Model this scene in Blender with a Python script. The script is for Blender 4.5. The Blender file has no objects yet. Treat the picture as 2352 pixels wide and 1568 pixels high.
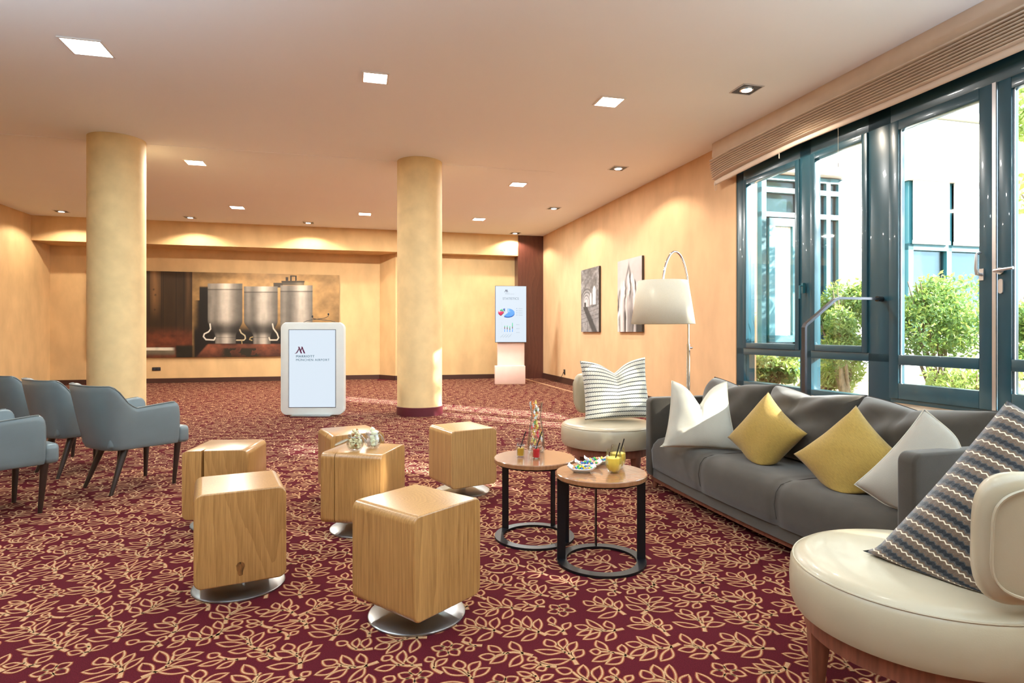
import bpy, bmesh, math, random
import numpy as np
from mathutils import Vector, Matrix, Euler

# ------------------------------------------------------------------ camera
F = 1400.0                    # focal length in pixels of the 2352 px frame
EYE = 1.2
HOR = 762.0
S = bpy.context.scene
C = S.collection
cam_d = bpy.data.cameras.new('camera')
cam = bpy.data.objects.new('camera', cam_d); C.objects.link(cam)
cam.location = (0, 0, EYE); cam.rotation_euler = (math.radians(90), 0, 0)
cam_d.sensor_width = 36; cam_d.lens = 36*F/2352
cam_d.shift_y = -(784-HOR)/2352
cam_d.clip_start = .05; cam_d.clip_end = 200
S.camera = cam

RZ = math.atan2(.2497, .9683)     # direction of the room's u axis
def W(u, v, z=0.0):
    return Vector((u*.9683-v*.2497, u*.2497+v*.9683, z))
def UV(x, y):
    return (.9683*x+.2497*y, -.2497*x+.9683*y)

# ------------------------------------------------------------------ world, sun, exposure
wd = bpy.data.worlds.new('world'); S.world = wd; wd.use_nodes = True
bg = wd.node_tree.nodes['Background']
bg.inputs[0].default_value = (.75, .88, 1.0, 1); bg.inputs[1].default_value = 5.5
SUN_DIR = Vector((-.848, .525, -.40)).normalized()
sd = bpy.data.lights.new('sun', 'SUN'); sd.energy = 17; sd.angle = math.radians(.6); sd.color = (1, .95, .88)
so = bpy.data.objects.new('sun', sd); C.objects.link(so)
so.rotation_euler = SUN_DIR.to_track_quat('-Z', 'Y').to_euler()
so.location = (12, -8, 9)
S.view_settings.view_transform = 'Standard'; S.view_settings.look = 'None'
S.view_settings.gamma = 1; S.view_settings.exposure = 0.72
S.view_settings.use_curve_mapping = False

# ------------------------------------------------------------------ materials
MATS = {}
def lin(r, g, b):
    f = lambda c: (c/255/12.92) if c/255 <= .04045 else ((c/255+.055)/1.055)**2.4
    return (f(r), f(g), f(b), 1)
def nmat(name):
    m = bpy.data.materials.new(name); m.use_nodes = True; MATS[name] = m
    nt = m.node_tree; b = nt.nodes['Principled BSDF']
    return m, nt, b
def setp(b, **k):
    for a, v in k.items():
        b.inputs[a.replace('_', ' ')].default_value = v
def N(nt, typ, **k):
    n = nt.nodes.new(typ)
    for a, v in k.items(): setattr(n, a, v)
    return n
def coords(nt, kind='Object', scale=(1,1,1)):
    tc = N(nt, 'ShaderNodeTexCoord'); mp = N(nt, 'ShaderNodeMapping')
    mp.inputs['Scale'].default_value = scale
    nt.links.new(tc.outputs[kind], mp.inputs[0]); return mp.outputs[0]
def ramp(nt, fac, stops, interp='LINEAR'):
    r = N(nt, 'ShaderNodeValToRGB'); r.color_ramp.interpolation = interp
    el = r.color_ramp.elements
    while len(el) < len(stops): el.new(.5)
    for e, (p, c) in zip(el, stops): e.position = p; e.color = c if len(c) == 4 else (*c, 1)
    nt.links.new(fac, r.inputs[0]); return r.outputs[0]
def noise(nt, vec, scale, detail=3, rough=.5, dist=0):
    n = N(nt, 'ShaderNodeTexNoise'); n.inputs['Scale'].default_value = scale
    n.inputs['Detail'].default_value = detail; n.inputs['Roughness'].default_value = rough
    n.inputs['Distortion'].default_value = dist
    nt.links.new(vec, n.inputs['Vector']); return n.outputs[0]
def math_(nt, op, a, b=None):
    n = N(nt, 'ShaderNodeMath', operation=op)
    for i, x in enumerate((a, b)):
        if x is None: continue
        if isinstance(x, (int, float)): n.inputs[i].default_value = x
        else: nt.links.new(x, n.inputs[i])
    return n.outputs[0]
def bump(nt, b, h, strength=.2, dist=.01):
    n = N(nt, 'ShaderNodeBump'); n.inputs['Strength'].default_value = strength
    n.inputs['Distance'].default_value = dist
    nt.links.new(h, n.inputs['Height']); nt.links.new(n.outputs[0], b.inputs['Normal'])
def simple(name, col, rough=.5, metal=0, var=.08, vscale=6, bmp=0, bscale=80, coat=0, sheen=0, stretch=(1,1,1), spec=.5, trans=0):
    m, nt, b = nmat(name)
    v = coords(nt, 'Object', stretch)
    c = col if len(col) == 4 else (*col, 1)
    lo = tuple(x*(1-var) for x in c[:3]); hi = tuple(min(1, x*(1+var)) for x in c[:3])
    nt.links.new(ramp(nt, noise(nt, v, vscale), [(.3, lo), (.7, hi)]), b.inputs['Base Color'])
    setp(b, Roughness=rough, Metallic=metal, Coat_Weight=coat, Sheen_Weight=sheen)
    b.inputs['Specular IOR Level'].default_value = spec
    if bmp: bump(nt, b, noise(nt, v, bscale, 2), bmp, .004)
    return m
def wood(name, dark, light, ring=26, rough=.32, coat=.25, zs=.35, dist=.12, bmp=.05, ringw=.14, seedoff=(0,0,0)):
    """solid wood: growth rings around the object's z axis, so sides show long grain and tops end grain"""
    m, nt, b = nmat(name)
    tc = N(nt, 'ShaderNodeTexCoord'); mp = N(nt, 'ShaderNodeMapping')
    mp.inputs['Location'].default_value = seedoff; mp.inputs['Scale'].default_value = (1, 1, zs)
    nt.links.new(tc.outputs['Object'], mp.inputs[0])
    vec = mp.outputs[0]
    n1 = N(nt, 'ShaderNodeTexNoise'); n1.inputs['Scale'].default_value = 3.2; n1.inputs['Detail'].default_value = 2
    nt.links.new(vec, n1.inputs['Vector'])
    add = N(nt, 'ShaderNodeVectorMath', operation='MULTIPLY_ADD')
    nt.links.new(n1.outputs['Color'], add.inputs[0]); add.inputs[1].default_value = (dist, dist, 0); nt.links.new(vec, add.inputs[2])
    w = N(nt, 'ShaderNodeTexWave', wave_type='RINGS', rings_direction='Z', wave_profile='SAW')
    w.inputs['Scale'].default_value = ring/6.28; w.inputs['Distortion'].default_value = 1.2; w.inputs['Detail'].default_value = 3
    w.inputs['Detail Scale'].default_value = 2
    nt.links.new(add.outputs[0], w.inputs['Vector'])
    mp2 = N(nt, 'ShaderNodeMapping'); mp2.inputs['Scale'].default_value = (1, 1, .04)
    nt.links.new(tc.outputs['Object'], mp2.inputs[0])
    fine = noise(nt, mp2.outputs[0], 160, 4, .6)
    big = noise(nt, vec, 2.2, 2)
    f = math_(nt, 'ADD', math_(nt, 'MULTIPLY', w.outputs[0], ringw), math_(nt, 'MULTIPLY', fine, .75-ringw))
    f = math_(nt, 'ADD', f, math_(nt, 'MULTIPLY', big, .3))
    mid = tuple((a+c)/2 for a, c in zip(dark, light))
    nt.links.new(ramp(nt, f, [(.25, dark), (.55, mid), (.85, light)]), b.inputs['Base Color'])
    setp(b, Roughness=rough, Coat_Weight=coat, Coat_Roughness=.15)
    if bmp: bump(nt, b, f, bmp, .003)
    return m
def emit(name, col, strength):
    m, nt, b = nmat(name)
    setp(b, Base_Color=(.01, .01, .01, 1), Emission_Color=(*col[:3], 1), Emission_Strength=strength, Roughness=.4)
    return m
def glass_thin(name, tint=(.96, .99, .98), refl=.06):
    m, nt, b = nmat(name)
    nt.nodes.remove(b)
    o = nt.nodes['Material Output']
    t = N(nt, 'ShaderNodeBsdfTransparent'); t.inputs[0].default_value = (*tint, 1)
    g = N(nt, 'ShaderNodeBsdfGlossy'); g.inputs['Roughness'].default_value = .02
    lw = N(nt, 'ShaderNodeLayerWeight'); lw.inputs[0].default_value = .25
    mx = N(nt, 'ShaderNodeMixShader')
    nt.links.new(math_(nt, 'MULTIPLY', lw.outputs['Fresnel'], refl*4), mx.inputs[0])
    nt.links.new(t.outputs[0], mx.inputs[1]); nt.links.new(g.outputs[0], mx.inputs[2]); nt.links.new(mx.outputs[0], o.inputs[0])
    return m
def vcol_mat(name, rough=.5):
    m, nt, b = nmat(name)
    a = N(nt, 'ShaderNodeAttribute'); a.attribute_name = 'Col'
    nt.links.new(a.outputs['Color'], b.inputs['Base Color']); setp(b, Roughness=rough); return m

wallpaper = simple('wallpaper', (.64, .425, .205), .8, var=.10, vscale=3.5, bmp=.15, bscale=120, stretch=(1,1,.5))
wallpaper_right = simple('wallpaper_right', (.64, .405, .22), .8, var=.08, vscale=3.5, bmp=.15, bscale=120, stretch=(1,1,.5))
column_m = simple('column_wallpaper', (.74, .56, .29), .75, var=.08, vscale=5, bmp=.12, bscale=140)
ceil_m = simple('ceiling_paint', (.90, .95, .985), .7, var=.015, vscale=.7)
base_m = simple('dark_brown_baseboard', (.055, .022, .016), .4)
colbase_m = simple('burgundy_plinth', (.10, .012, .022), .45)
darkwood = wood('dark_wenge', (.045,.012,.008), (.14,.045,.03), ring=60, rough=.35, zs=.2)
# carpet
cm, nt, b = nmat('burgundy_carpet')
v = coords(nt, 'Object')
nt.links.new(ramp(nt, noise(nt, v, 260, 2), [(.3, (.058,.005,.008)), (.7, (.105,.009,.015))]), b.inputs['Base Color'])
setp(b, Roughness=1); b.inputs['Specular IOR Level'].default_value = .1
bump(nt, b, noise(nt, v, 420, 2), .5, .004); carpet = cm
cm, nt, b = nmat('tan_carpet_yarn')
v = coords(nt, 'Object')
nt.links.new(ramp(nt, noise(nt, v, 300, 2), [(.3, (.32,.15,.06)), (.7, (.54,.30,.14))]), b.inputs['Base Color'])
setp(b, Roughness=1, Sheen_Weight=.2); b.inputs['Specular IOR Level'].default_value = .1
yarn = cm
oak = wood('oak', (.23,.10,.024), (.62,.33,.115), ring=110, zs=.12, dist=.16, rough=.28)
oak_b = wood('oak_knotty', (.22,.095,.024), (.60,.32,.11), ring=90, zs=.2, dist=.3, seedoff=(.7,.3,.2), rough=.28)
oak_c = wood('oak_pale', (.30,.14,.045), (.68,.39,.15), ring=100, zs=.1, dist=.12, seedoff=(.2,.9,.5), rough=.28)
walnut = simple('walnut_veneer', (.33,.15,.068), .2, var=.16, vscale=11, coat=.4, stretch=(1, 9, 1))
walnut_edge = simple('walnut_edge', (.50,.27,.12), .3, var=.2, vscale=12, stretch=(1,1,6))
redwood = simple('reddish_wood', (.20,.065,.038), .4, var=.25, vscale=14, stretch=(4,4,.6), coat=.2)
black_metal = simple('black_metal', (.006,.006,.008), .38, var=.1, spec=.3)
steel = simple('brushed_steel', (.42,.44,.45), .34, metal=1, var=.06, vscale=5)
chrome = simple('chrome', (.85,.85,.87), .06, metal=1, var=.02)
leather_gray = simple('blue_gray_leather', (.15,.185,.195), .36, var=.06, bmp=.06, bscale=260, coat=.1)
piping_gray = simple('gray_piping', (.16,.18,.17), .45)
leg_dark = simple('espresso_leg', (.03,.016,.012), .35)
leather_cream = simple('cream_leather', (.44,.365,.25), .34, var=.04, bmp=.04, bscale=240, coat=.12)
sofa_m = simple('taupe_fabric', (.047,.035,.022), .9, var=.08, vscale=20, bmp=.2, bscale=500, sheen=.3)
sofa_pipe = simple('taupe_piping', (.035,.028,.022), .9)
cream_fab = simple('cream_fabric', (.52,.48,.39), .9, var=.05, bmp=.25, bscale=420, sheen=.2)
cream_pipe = simple('cream_piping', (.58,.53,.42), .9)
greige_fab = simple('greige_fabric', (.38,.335,.27), .9, var=.05, bmp=.25, bscale=420, sheen=.2)
mustard = simple('mustard_linen', (.36,.22,.04), .9, var=.14, vscale=60, bmp=.3, bscale=380, stretch=(1,1,5), sheen=.2)
blind_m = simple('sand_blind_fabric', (.66,.54,.43), .9, var=.04, bmp=.15, bscale=300)
teal = simple('dark_teal_frame', (.017,.068,.095), .3, var=.05, coat=.2)
teal_out = simple('teal_facade_frame', (.02,.12,.15), .4, var=.05)
alu = simple('aluminium', (.62,.62,.64), .3, metal=.9, var=.05)
gunmetal = simple('gunmetal_rail', (.10,.10,.11), .25, metal=.9, var=.05)
glass_w = glass_thin('window_glass')
glass_out = glass_thin('facade_glass', (.55,.65,.68), .2)
white_plastic = simple('white_housing', (.72,.76,.74), .35, var=.02)
pink_plastic = simple('pinkish_white_plinth', (.80,.60,.53), .5, var=.03)
dark_edge = simple('dark_screen_edge', (.03,.035,.05), .3)
screen_m = emit('lit_screen', (.78,.89,1.0), .56)
ink_purple = emit('ink_purple', (.19,.02,.10), .35)
ink_teal = emit('ink_teal', (.03,.13,.20), .5)
ink_gray = emit('ink_gray', (.22,.28,.36), .7)
ink_navy = emit('ink_navy', (.02,.03,.12), .4)
ink_blue = emit('ink_blue', (.10,.30,.72), .9)
ink_dblue = emit('ink_dark_blue', (.02,.10,.38), .8)
ink_green = emit('ink_green', (.06,.45,.22), .9)
ink_red = emit('ink_red', (.55,.03,.10), .9)
ink_brown = emit('ink_brown', (.18,.05,.05), .8)
panel_white = emit('lit_panel_neutral', (1,.96,.88), 12)
panel_warm = emit('lit_panel_warm', (1,.88,.66), 12)
panel_cool = emit('lit_panel_cool', (.80,1,1), 12)
lamp_lens = emit('lit_lens', (1,.93,.82), 9)
fixture_white = simple('fixture_white', (.8,.8,.78), .4)
socket_m = simple('black_socket', (.02,.02,.022), .35)
dark_fixture = simple('dark_fixture', (.05,.055,.06), .4)
soil = simple('bark_mulch', (.30,.20,.13), .95, var=.6, vscale=25, bmp=.8, bscale=30)
facade_m = simple('white_render', (.60,.60,.58), .8, var=.02)
facade_cream = simple('cream_render', (.62,.58,.48), .8, var=.02)
stone_m = simple('beige_stone_board', (.50,.36,.24), .4, var=.08)
def leafmat(name, c, tr=.4):
    m, nt, b = nmat(name)
    vv = coords(nt)
    nt.links.new(ramp(nt, noise(nt, vv, 3, 3), [(.3, tuple(x*.6 for x in c)), (.7, tuple(min(1, x*1.3) for x in c))]), b.inputs['Base Color'])
    setp(b, Roughness=.5)
    t = N(nt, 'ShaderNodeBsdfTranslucent'); t.inputs[0].default_value = (c[0]*1.5, c[1]*1.5, c[2], 1)
    mx = N(nt, 'ShaderNodeMixShader'); mx.inputs[0].default_value = tr
    nt.links.new(b.outputs[0], mx.inputs[1]); nt.links.new(t.outputs[0], mx.inputs[2])
    nt.links.new(mx.outputs[0], nt.nodes['Material Output'].inputs[0]); return m
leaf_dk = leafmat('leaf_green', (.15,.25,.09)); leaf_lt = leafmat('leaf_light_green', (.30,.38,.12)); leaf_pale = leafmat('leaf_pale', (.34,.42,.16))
bark = simple('bark', (.24,.18,.12), .9, var=.3, vscale=20)
clear_glass = glass_thin('clear_glass', (.97,.985,.98), .11)
juice_m = simple('mango_juice', (.95,.62,.09), .3, var=.08, vscale=30)
tea_m = simple('apple_drink', (.55,.30,.03), .2); berry_m = simple('berry_drink', (.55,.02,.03), .2)
straw_m = simple('black_straw', (.01,.008,.008), .35)
porcelain = simple('white_porcelain', (.85,.85,.83), .15, var=.01, coat=.5)
popcorn_m = simple('popcorn', (.86,.74,.48), .8, var=.25, vscale=70, bmp=.5, bscale=120)
caramel_m = simple('caramel', (.45,.18,.05), .5, var=.2)
marsh_w = simple('marshmallow_white', (.88,.86,.82), .8, var=.02); marsh_p = simple('marshmallow_pink', (.85,.66,.58), .8, var=.02); marsh_g = simple('marshmallow_yellow', (.82,.82,.60), .8, var=.02)
candy = [simple('candy_'+n, c, .18, var=.05, coat=.6) for n, c in (('blue',(.03,.14,.42)),('green',(.05,.42,.07)),('yellow',(.85,.62,.06)),('red',(.62,.07,.07)),('orange',(.85,.32,.12)),('peach',(.80,.48,.30)))]
wrap = [simple('wrapper_'+n, c, .3, var=.3, vscale=60) for n, c in (('white',(.85,.85,.82)),('orange',(.80,.25,.08)),('green',(.15,.32,.10)),('yellow',(.85,.60,.15)),('red',(.7,.08,.10)))]
shade_m, nt, b = nmat('lamp_shade_fabric'); vv = coords(nt)
nt.links.new(ramp(nt, noise(nt, vv, 200, 2), [(.3, (.80,.74,.62)), (.7, (.88,.83,.72))]), b.inputs['Base Color']); setp(b, Roughness=.9)
tr = N(nt, 'ShaderNodeBsdfTranslucent'); tr.inputs[0].default_value = (.85,.78,.62,1); mx = N(nt, 'ShaderNodeMixShader'); mx.inputs[0].default_value = .4
nt.links.new(b.outputs[0], mx.inputs[1]); nt.links.new(tr.outputs[0], mx.inputs[2]); nt.links.new(mx.outputs[0], nt.nodes['Material Output'].inputs[0])
# striped fabrics (UV based weave)
def stripe_mat(name, n, zz, zn, stops):
    m, nt, b = nmat(name)
    uvn = N(nt, 'ShaderNodeTexCoord'); sx = N(nt, 'ShaderNodeSeparateXYZ'); nt.links.new(uvn.outputs['UV'], sx.inputs[0])
    z = math_(nt, 'PINGPONG', math_(nt, 'MULTIPLY', sx.outputs[0], zn), 1.0)
    f = math_(nt, 'FRACT', math_(nt, 'ADD', math_(nt, 'MULTIPLY', sx.outputs[1], n), math_(nt, 'MULTIPLY', z, zz)))
    nt.links.new(ramp(nt, f, stops, 'CONSTANT'), b.inputs['Base Color'])
    setp(b, Roughness=.95, Sheen_Weight=.3)
    w = N(nt, 'ShaderNodeTexWave'); w.inputs['Scale'].default_value = n*1.0; w.bands_direction = 'Y'; nt.links.new(uvn.outputs['UV'], w.inputs['Vector'])
    nz = noise(nt, uvn.outputs['UV'], 120, 2)
    bump(nt, b, math_(nt, 'ADD', math_(nt, 'MULTIPLY', z, .5), nz), .5, .004)
    return m
ivory = (.62,.585,.50); blk = (.03,.032,.038)
cream_stripe = stripe_mat('ivory_knit_thin_black_lines', 14, .10, 60, [(0, ivory), (.38, blk), (.60, ivory), (.95, (.60,.55,.44))])
brn = (.13,.08,.048); crm = (.72,.62,.46)
knit_stripe = stripe_mat('brown_black_zigzag_knit', 14, .12, 80, [(0, (.008,.010,.014)), (.26, (.06,.055,.05)), (.33, brn), (.42, (.11,.075,.05)), (.50, brn), (.66, crm), (.74, brn), (.88, (.07,.065,.06))])

# ------------------------------------------------------------------ mesh helpers
class MB:
    def __init__(s): s.v = []; s.f = []; s.sm = []
    def add(s, vs, fs, smooth=False):
        o = len(s.v); s.v += [tuple(x) for x in vs]; s.f += [tuple(i+o for i in f) for f in fs]; s.sm += [smooth]*len(fs); return s
    def box(s, x0, x1, y0, y1, z0, z1):
        return s.add([(x0,y0,z0),(x1,y0,z0),(x1,y1,z0),(x0,y1,z0),(x0,y0,z1),(x1,y0,z1),(x1,y1,z1),(x0,y1,z1)],
              [(3,2,1,0),(4,5,6,7),(0,1,5,4),(1,2,6,5),(2,3,7,6),(3,0,4,7)])
    def tube(s, pts, r, n=10, cap=True, closed=False):
        pts = [Vector(p) for p in pts]; rs = r if isinstance(r, (list, tuple)) else [r]*len(pts)
        m = len(pts); vs = []; prev = None
        for i, p in enumerate(pts):
            if closed: t = (pts[(i+1) % m]-pts[i-1])
            else: t = pts[min(i+1, m-1)]-pts[max(i-1, 0)]
            t.normalize()
            if prev is None:
                a = Vector((0,0,1)) if abs(t.z) < .9 else Vector((1,0,0)); nrm = t.cross(a).normalized()
            else: nrm = (prev-t*prev.dot(t)).normalized()
            prev = nrm; bn = t.cross(nrm)
            for k in range(n):
                a = 2*math.pi*k/n; vs.append(p+(nrm*math.cos(a)+bn*math.sin(a))*rs[i])
        fs = []
        for i in range(m if closed else m-1):
            for k in range(n):
                a = i*n+k; b2 = i*n+(k+1) % n; c = ((i+1) % m)*n+(k+1) % n; d = ((i+1) % m)*n+k
                fs.append((a, b2, c, d))
        if cap and not closed: fs += [tuple(range(n))[::-1], tuple(range((m-1)*n, m*n))]
        return s.add(vs, fs, True)
    def lathe(s, prof, n=32, cx=0, cy=0, cap=True, sx=1, sy=1):
        vs = []; m = len(prof)
        for (r, z) in prof:
            for k in range(n):
                a = 2*math.pi*k/n; vs.append((cx+r*sx*math.cos(a), cy+r*sy*math.sin(a), z))
        fs = [(i*n+k, i*n+(k+1) % n, (i+1)*n+(k+1) % n, (i+1)*n+k) for i in range(m-1) for k in range(n)]
        if cap: fs += [tuple(range(n))[::-1], tuple(range((m-1)*n, m*n))]
        return s.add(vs, fs, True)
    def prism(s, poly, a0, a1, axis='y', smooth=False):
        n = len(poly)
        def P(p, a):
            return {'y': (p[0], a, p[1]), 'x': (a, p[0], p[1]), 'z': (p[0], p[1], a)}[axis]
        vs = [P(p, a0) for p in poly]+[P(p, a1) for p in poly]
        s.add(vs, [(i, (i+1) % n, n+(i+1) % n, n+i) for i in range(n)], smooth)
        o = len(s.v)-2*n; s.f += [tuple(range(o+n-1, o-1, -1)), tuple(range(o+n, o+2*n))]; s.sm += [False, False]; return s
    def build(s, name, mat, parent=None, bevel=0, seg=2, loc=None, rotz=None, rot=None, autos=True, subsurf=0):
        me = bpy.data.meshes.new(name); me.from_pydata(s.v, [], s.f); me.validate()
        bm = bmesh.new(); bm.from_mesh(me)
        bmesh.ops.recalc_face_normals(bm, faces=bm.faces)
        if bevel:
            ed = [e for e in bm.edges if len(e.link_faces) == 2 and e.calc_face_angle(0) > .6]
            bmesh.ops.bevel(bm, geom=ed, offset=bevel, segments=seg, affect='EDGES', profile=.5)
        bm.to_mesh(me); bm.free()
        me.polygons.foreach_set('use_smooth', [True]*len(me.polygons))
        if autos: me.set_sharp_from_angle(angle=math.radians(38))
        me.materials.append(mat)
        o = bpy.data.objects.new(name, me); C.objects.link(o)
        if parent is not None: o.parent = parent
        if loc is not None: o.location = loc
        if rotz is not None: o.rotation_euler = (0, 0, rotz)
        if rot is not None: o.rotation_euler = rot
        if subsurf:
            md = o.modifiers.new('subsurf', 'SUBSURF'); md.levels = subsurf; md.render_levels = subsurf
        return o
def npmesh(name, verts, faces, mat, parent=None, smooth=False, cols=None, uvs=None):
    """faces: (n,k) int array"""
    me = bpy.data.meshes.new(name); verts = np.asarray(verts, 'f4'); faces = np.asarray(faces, 'i4')
    k = faces.shape[1]
    me.vertices.add(len(verts)); me.vertices.foreach_set('co', verts.ravel())
    me.loops.add(faces.size); me.loops.foreach_set('vertex_index', faces.ravel())
    me.polygons.add(len(faces)); me.polygons.foreach_set('loop_start', np.arange(0, faces.size, k, dtype='i4'))
    me.polygons.foreach_set('use_smooth', np.full(len(faces), smooth))
    me.update(calc_edges=True)
    if cols is not None:
        a = me.color_attributes.new('Col', 'FLOAT_COLOR', 'POINT')
        cc = np.ones((len(verts), 4), 'f4'); cc[:, :3] = cols; a.data.foreach_set('color', cc.ravel())
    if uvs is not None:
        l = me.uv_layers.new(name='UVMap'); l.data.foreach_set('uv', np.asarray(uvs, 'f4')[faces.ravel()].ravel())
    me.materials.append(mat)
    o = bpy.data.objects.new(name, me); C.objects.link(o)
    if parent is not None: o.parent = parent
    return o
def tag(o, label=None, cat=None, group=None, kind=None):
    if label: o['label'] = label
    if cat: o['category'] = cat
    if group: o['group'] = group
    if kind: o['kind'] = kind
    return o
def thing(name, label, cat, loc=(0,0,0), rotz=0, group=None):
    o = bpy.data.objects.new(name, None); C.objects.link(o); o.empty_display_size = .1
    o.location = loc; o.rotation_euler = (0, 0, rotz); return tag(o, label, cat, group)
def struct(mb, name, mat, label=None, **k):
    o = mb.build(name, mat, rotz=RZ, **k); o['kind'] = 'structure'
    if label: o['label'] = label
    return o
def copy_tree(o, parent=None):
    c = o.copy(); C.objects.link(c)
    if parent is not None: c.parent = parent
    for ch in list(o.children): copy_tree(ch, c)
    return c
def rpoly(x0, x1, z0, z1, r, n=6):
    """rounded rectangle outline"""
    out = []
    for cx, cz, a0 in ((x1-r, z0+r, -90), (x1-r, z1-r, 0), (x0+r, z1-r, 90), (x0+r, z0+r, 180)):
        for k in range(n+1):
            a = math.radians(a0+90*k/n); out.append((cx+r*math.cos(a), cz+r*math.sin(a)))
    return out
def wallpt(px, py, u=None, v=None):
    """room coordinates (u, v, z) of the point of a wall plane seen at a pixel"""
    t = (px-1176)/F
    Y = u/(.9683*t+.2497) if u is not None else v/(.9683-.2497*t)
    return Y*(.9683*t+.2497), Y*(.9683-.2497*t), EYE-(py-HOR)*Y/F

# ------------------------------------------------------------------ the room
H = 3.68
UR, UL, VB, VF = 4.73, -6.66, 15.92, -3.2
struct(MB().box(UL-.3, UR+.3, VF, VB+.3, -.12, 0), 'floor', carpet)
floor = bpy.data.objects['floor']
struct(MB().box(UL-.3, UR+.3, VF-.3, VB+.3, H, H+.25), 'ceiling', ceil_m)
struct(MB().box(UL-.3, UL, VF, VB+.3, 0, H), 'wall_left', wallpaper)
wb = MB(); wb.box(UL, UR, VB, VB+.3, 0, H)
wb.prism([(.62, VB), (.98, 15.42), (4.05, 15.42), (4.05, VB)], 0, H, 'z')
struct(wb, 'wall_back', wallpaper)
struct(MB().box(UL-.3, UR+.3, VF-.3, VF, 0, H), 'wall_front', wallpaper)
WO = [(4.53, 6.85, .52), (2.45, 4.53, .56), (.45, 2.45, .52), (-1.80, -1.0, .52)]  # openings v0, v1, sill z
wr = MB(); wr.box(UR, UR+.3, 6.85, VB, 0, H); wr.box(UR, UR+.3, -1.0, .45, 0, H); wr.box(UR, UR+.3, VF, -1.80, 0, H)
for v0, v1, z in WO: wr.box(UR, UR+.3, v0, v1, 0, z); wr.box(UR, UR+.3, v0, v1, 3.30, H)
struct(wr, 'wall_right', wallpaper_right)
struct(MB().box(UL, 4.07, 15.10, 15.13, 3.15, H).box(UL, 4.07, 15.13, VB, 3.15, 3.19), 'trim_1', wallpaper, 'deep beige soffit running along the top of the back wall')
struct(MB().box(4.05, UR, 15.10, VB, 0, H), 'trim_2', darkwood, 'dark brown wood pilaster in the back right corner')
struct(MB().box(UL, 3.0, 8.99, 9.01, H-.005, H), 'trim_3', ceil_m, 'thin plaster joint line across the ceiling')
bt = .022
struct(MB().box(UL, .62, VB-bt, VB, 0, .11).prism([(.60, VB-.03), (.96, 15.40), (.98, 15.42), (.62, VB)], 0, .11, 'z').box(.97, 4.05, 15.42-bt, 15.42, 0, .11), 'baseboard_back', base_m)
struct(MB().box(UL, UL+bt, VF, VB, 0, .11), 'baseboard_left', base_m)
struct(MB().box(UR-bt, UR, 4.6, 15.1, 0, .14), 'baseboard_right', base_m)
cable = struct(MB().box(4.18, 4.21, 9.0, 14.95, 0, .012), 'trim_4', simple('tan_floor_strip', (.50,.28,.16), .5), 'thin tan strip on the carpet along the right wall')

# carpet pattern: woven leaf sprigs outlined in tan yarn
rng = np.random.default_rng(4)
def ribbon(P, w, closed):
    P = np.asarray(P); n = len(P)
    if closed: T = np.roll(P, -1, 0)-np.roll(P, 1, 0)
    else: T = np.gradient(P, axis=0)
    T /= np.linalg.norm(T, axis=1)[:, None]+1e-9; Nn = np.stack([-T[:, 1], T[:, 0]], 1)
    w = np.broadcast_to(w, (n,))[:, None]
    V = np.concatenate([P+Nn*w/2, P-Nn*w/2]); idx = np.arange(n if closed else n-1); j = (idx+1) % n
    return V, np.stack([idx, j, j+n, idx+n], 1)
def leaf_pts(base, ang, L, wd, n, blunt):
    s = np.linspace(0, 1, n//2+1)
    half = wd/2*np.sin(np.pi*s**(1.0 if not blunt else .85))**(1.0 if not blunt else .75)
    x = np.concatenate([s, s[-2:0:-1]])*L; y = np.concatenate([half, -half[-2:0:-1]])
    y = y+.07*L*np.sin(np.pi*x/L)
    c, s_ = math.cos(ang), math.sin(ang); return np.stack([base[0]+x*c-y*s_, base[1]+x*s_+y*c], 1)
# one woven repeat: sprigs packed into a periodic tile so that no leaf crosses another
TW, TH, CELL = 1.9, 1.7, .004
occ = np.zeros((int(TW/CELL), int(TH/CELL)), bool)
gs, gt = np.meshgrid(np.linspace(0, 1, 26), np.linspace(-1, 1, 13), indexing='ij')
def cells(base, ang, L, wd, blunt, grow=.005):
    half = (wd/2)*np.sin(np.pi*gs**(1.0 if not blunt else .85))**(1.0 if not blunt else .75)+grow
    x = gs*(L+grow); y = half*gt+.07*L*np.sin(np.pi*gs); c, s_ = math.cos(ang), math.sin(ang)
    X = base[0]+x*c-y*s_; Y = base[1]+x*s_+y*c
    return (np.floor(X/CELL).astype(int) % occ.shape[0]).ravel(), (np.floor(Y/CELL).astype(int) % occ.shape[1]).ravel()
def free(cl, first=0): return not occ[cl].any()
LEAVES = []; STEMS = []
rt = np.random.default_rng(12)
for k in range(400):
    if len([1 for l in LEAVES if l[4] == 2]) >= 5*7: break
    p = rt.uniform(0, 1, 2)*(TW, TH); a0 = rt.uniform(0, 6.28)
    pet = [((p[0]+.012*math.cos(a0+q*1.2566), p[1]+.012*math.sin(a0+q*1.2566)), a0+q*1.2566, .050, .040, 2) for q in range(5)]
    cl = [cells(b, a, L, w, True, .012) for b, a, L, w, _ in pet]
    if all(free(c) for c in cl):
        for q_, (b, a, L, w, f) in enumerate(pet): LEAVES.append((b, a, L, w, f)); occ[cells(b, a, L, w, True)] = True
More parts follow.
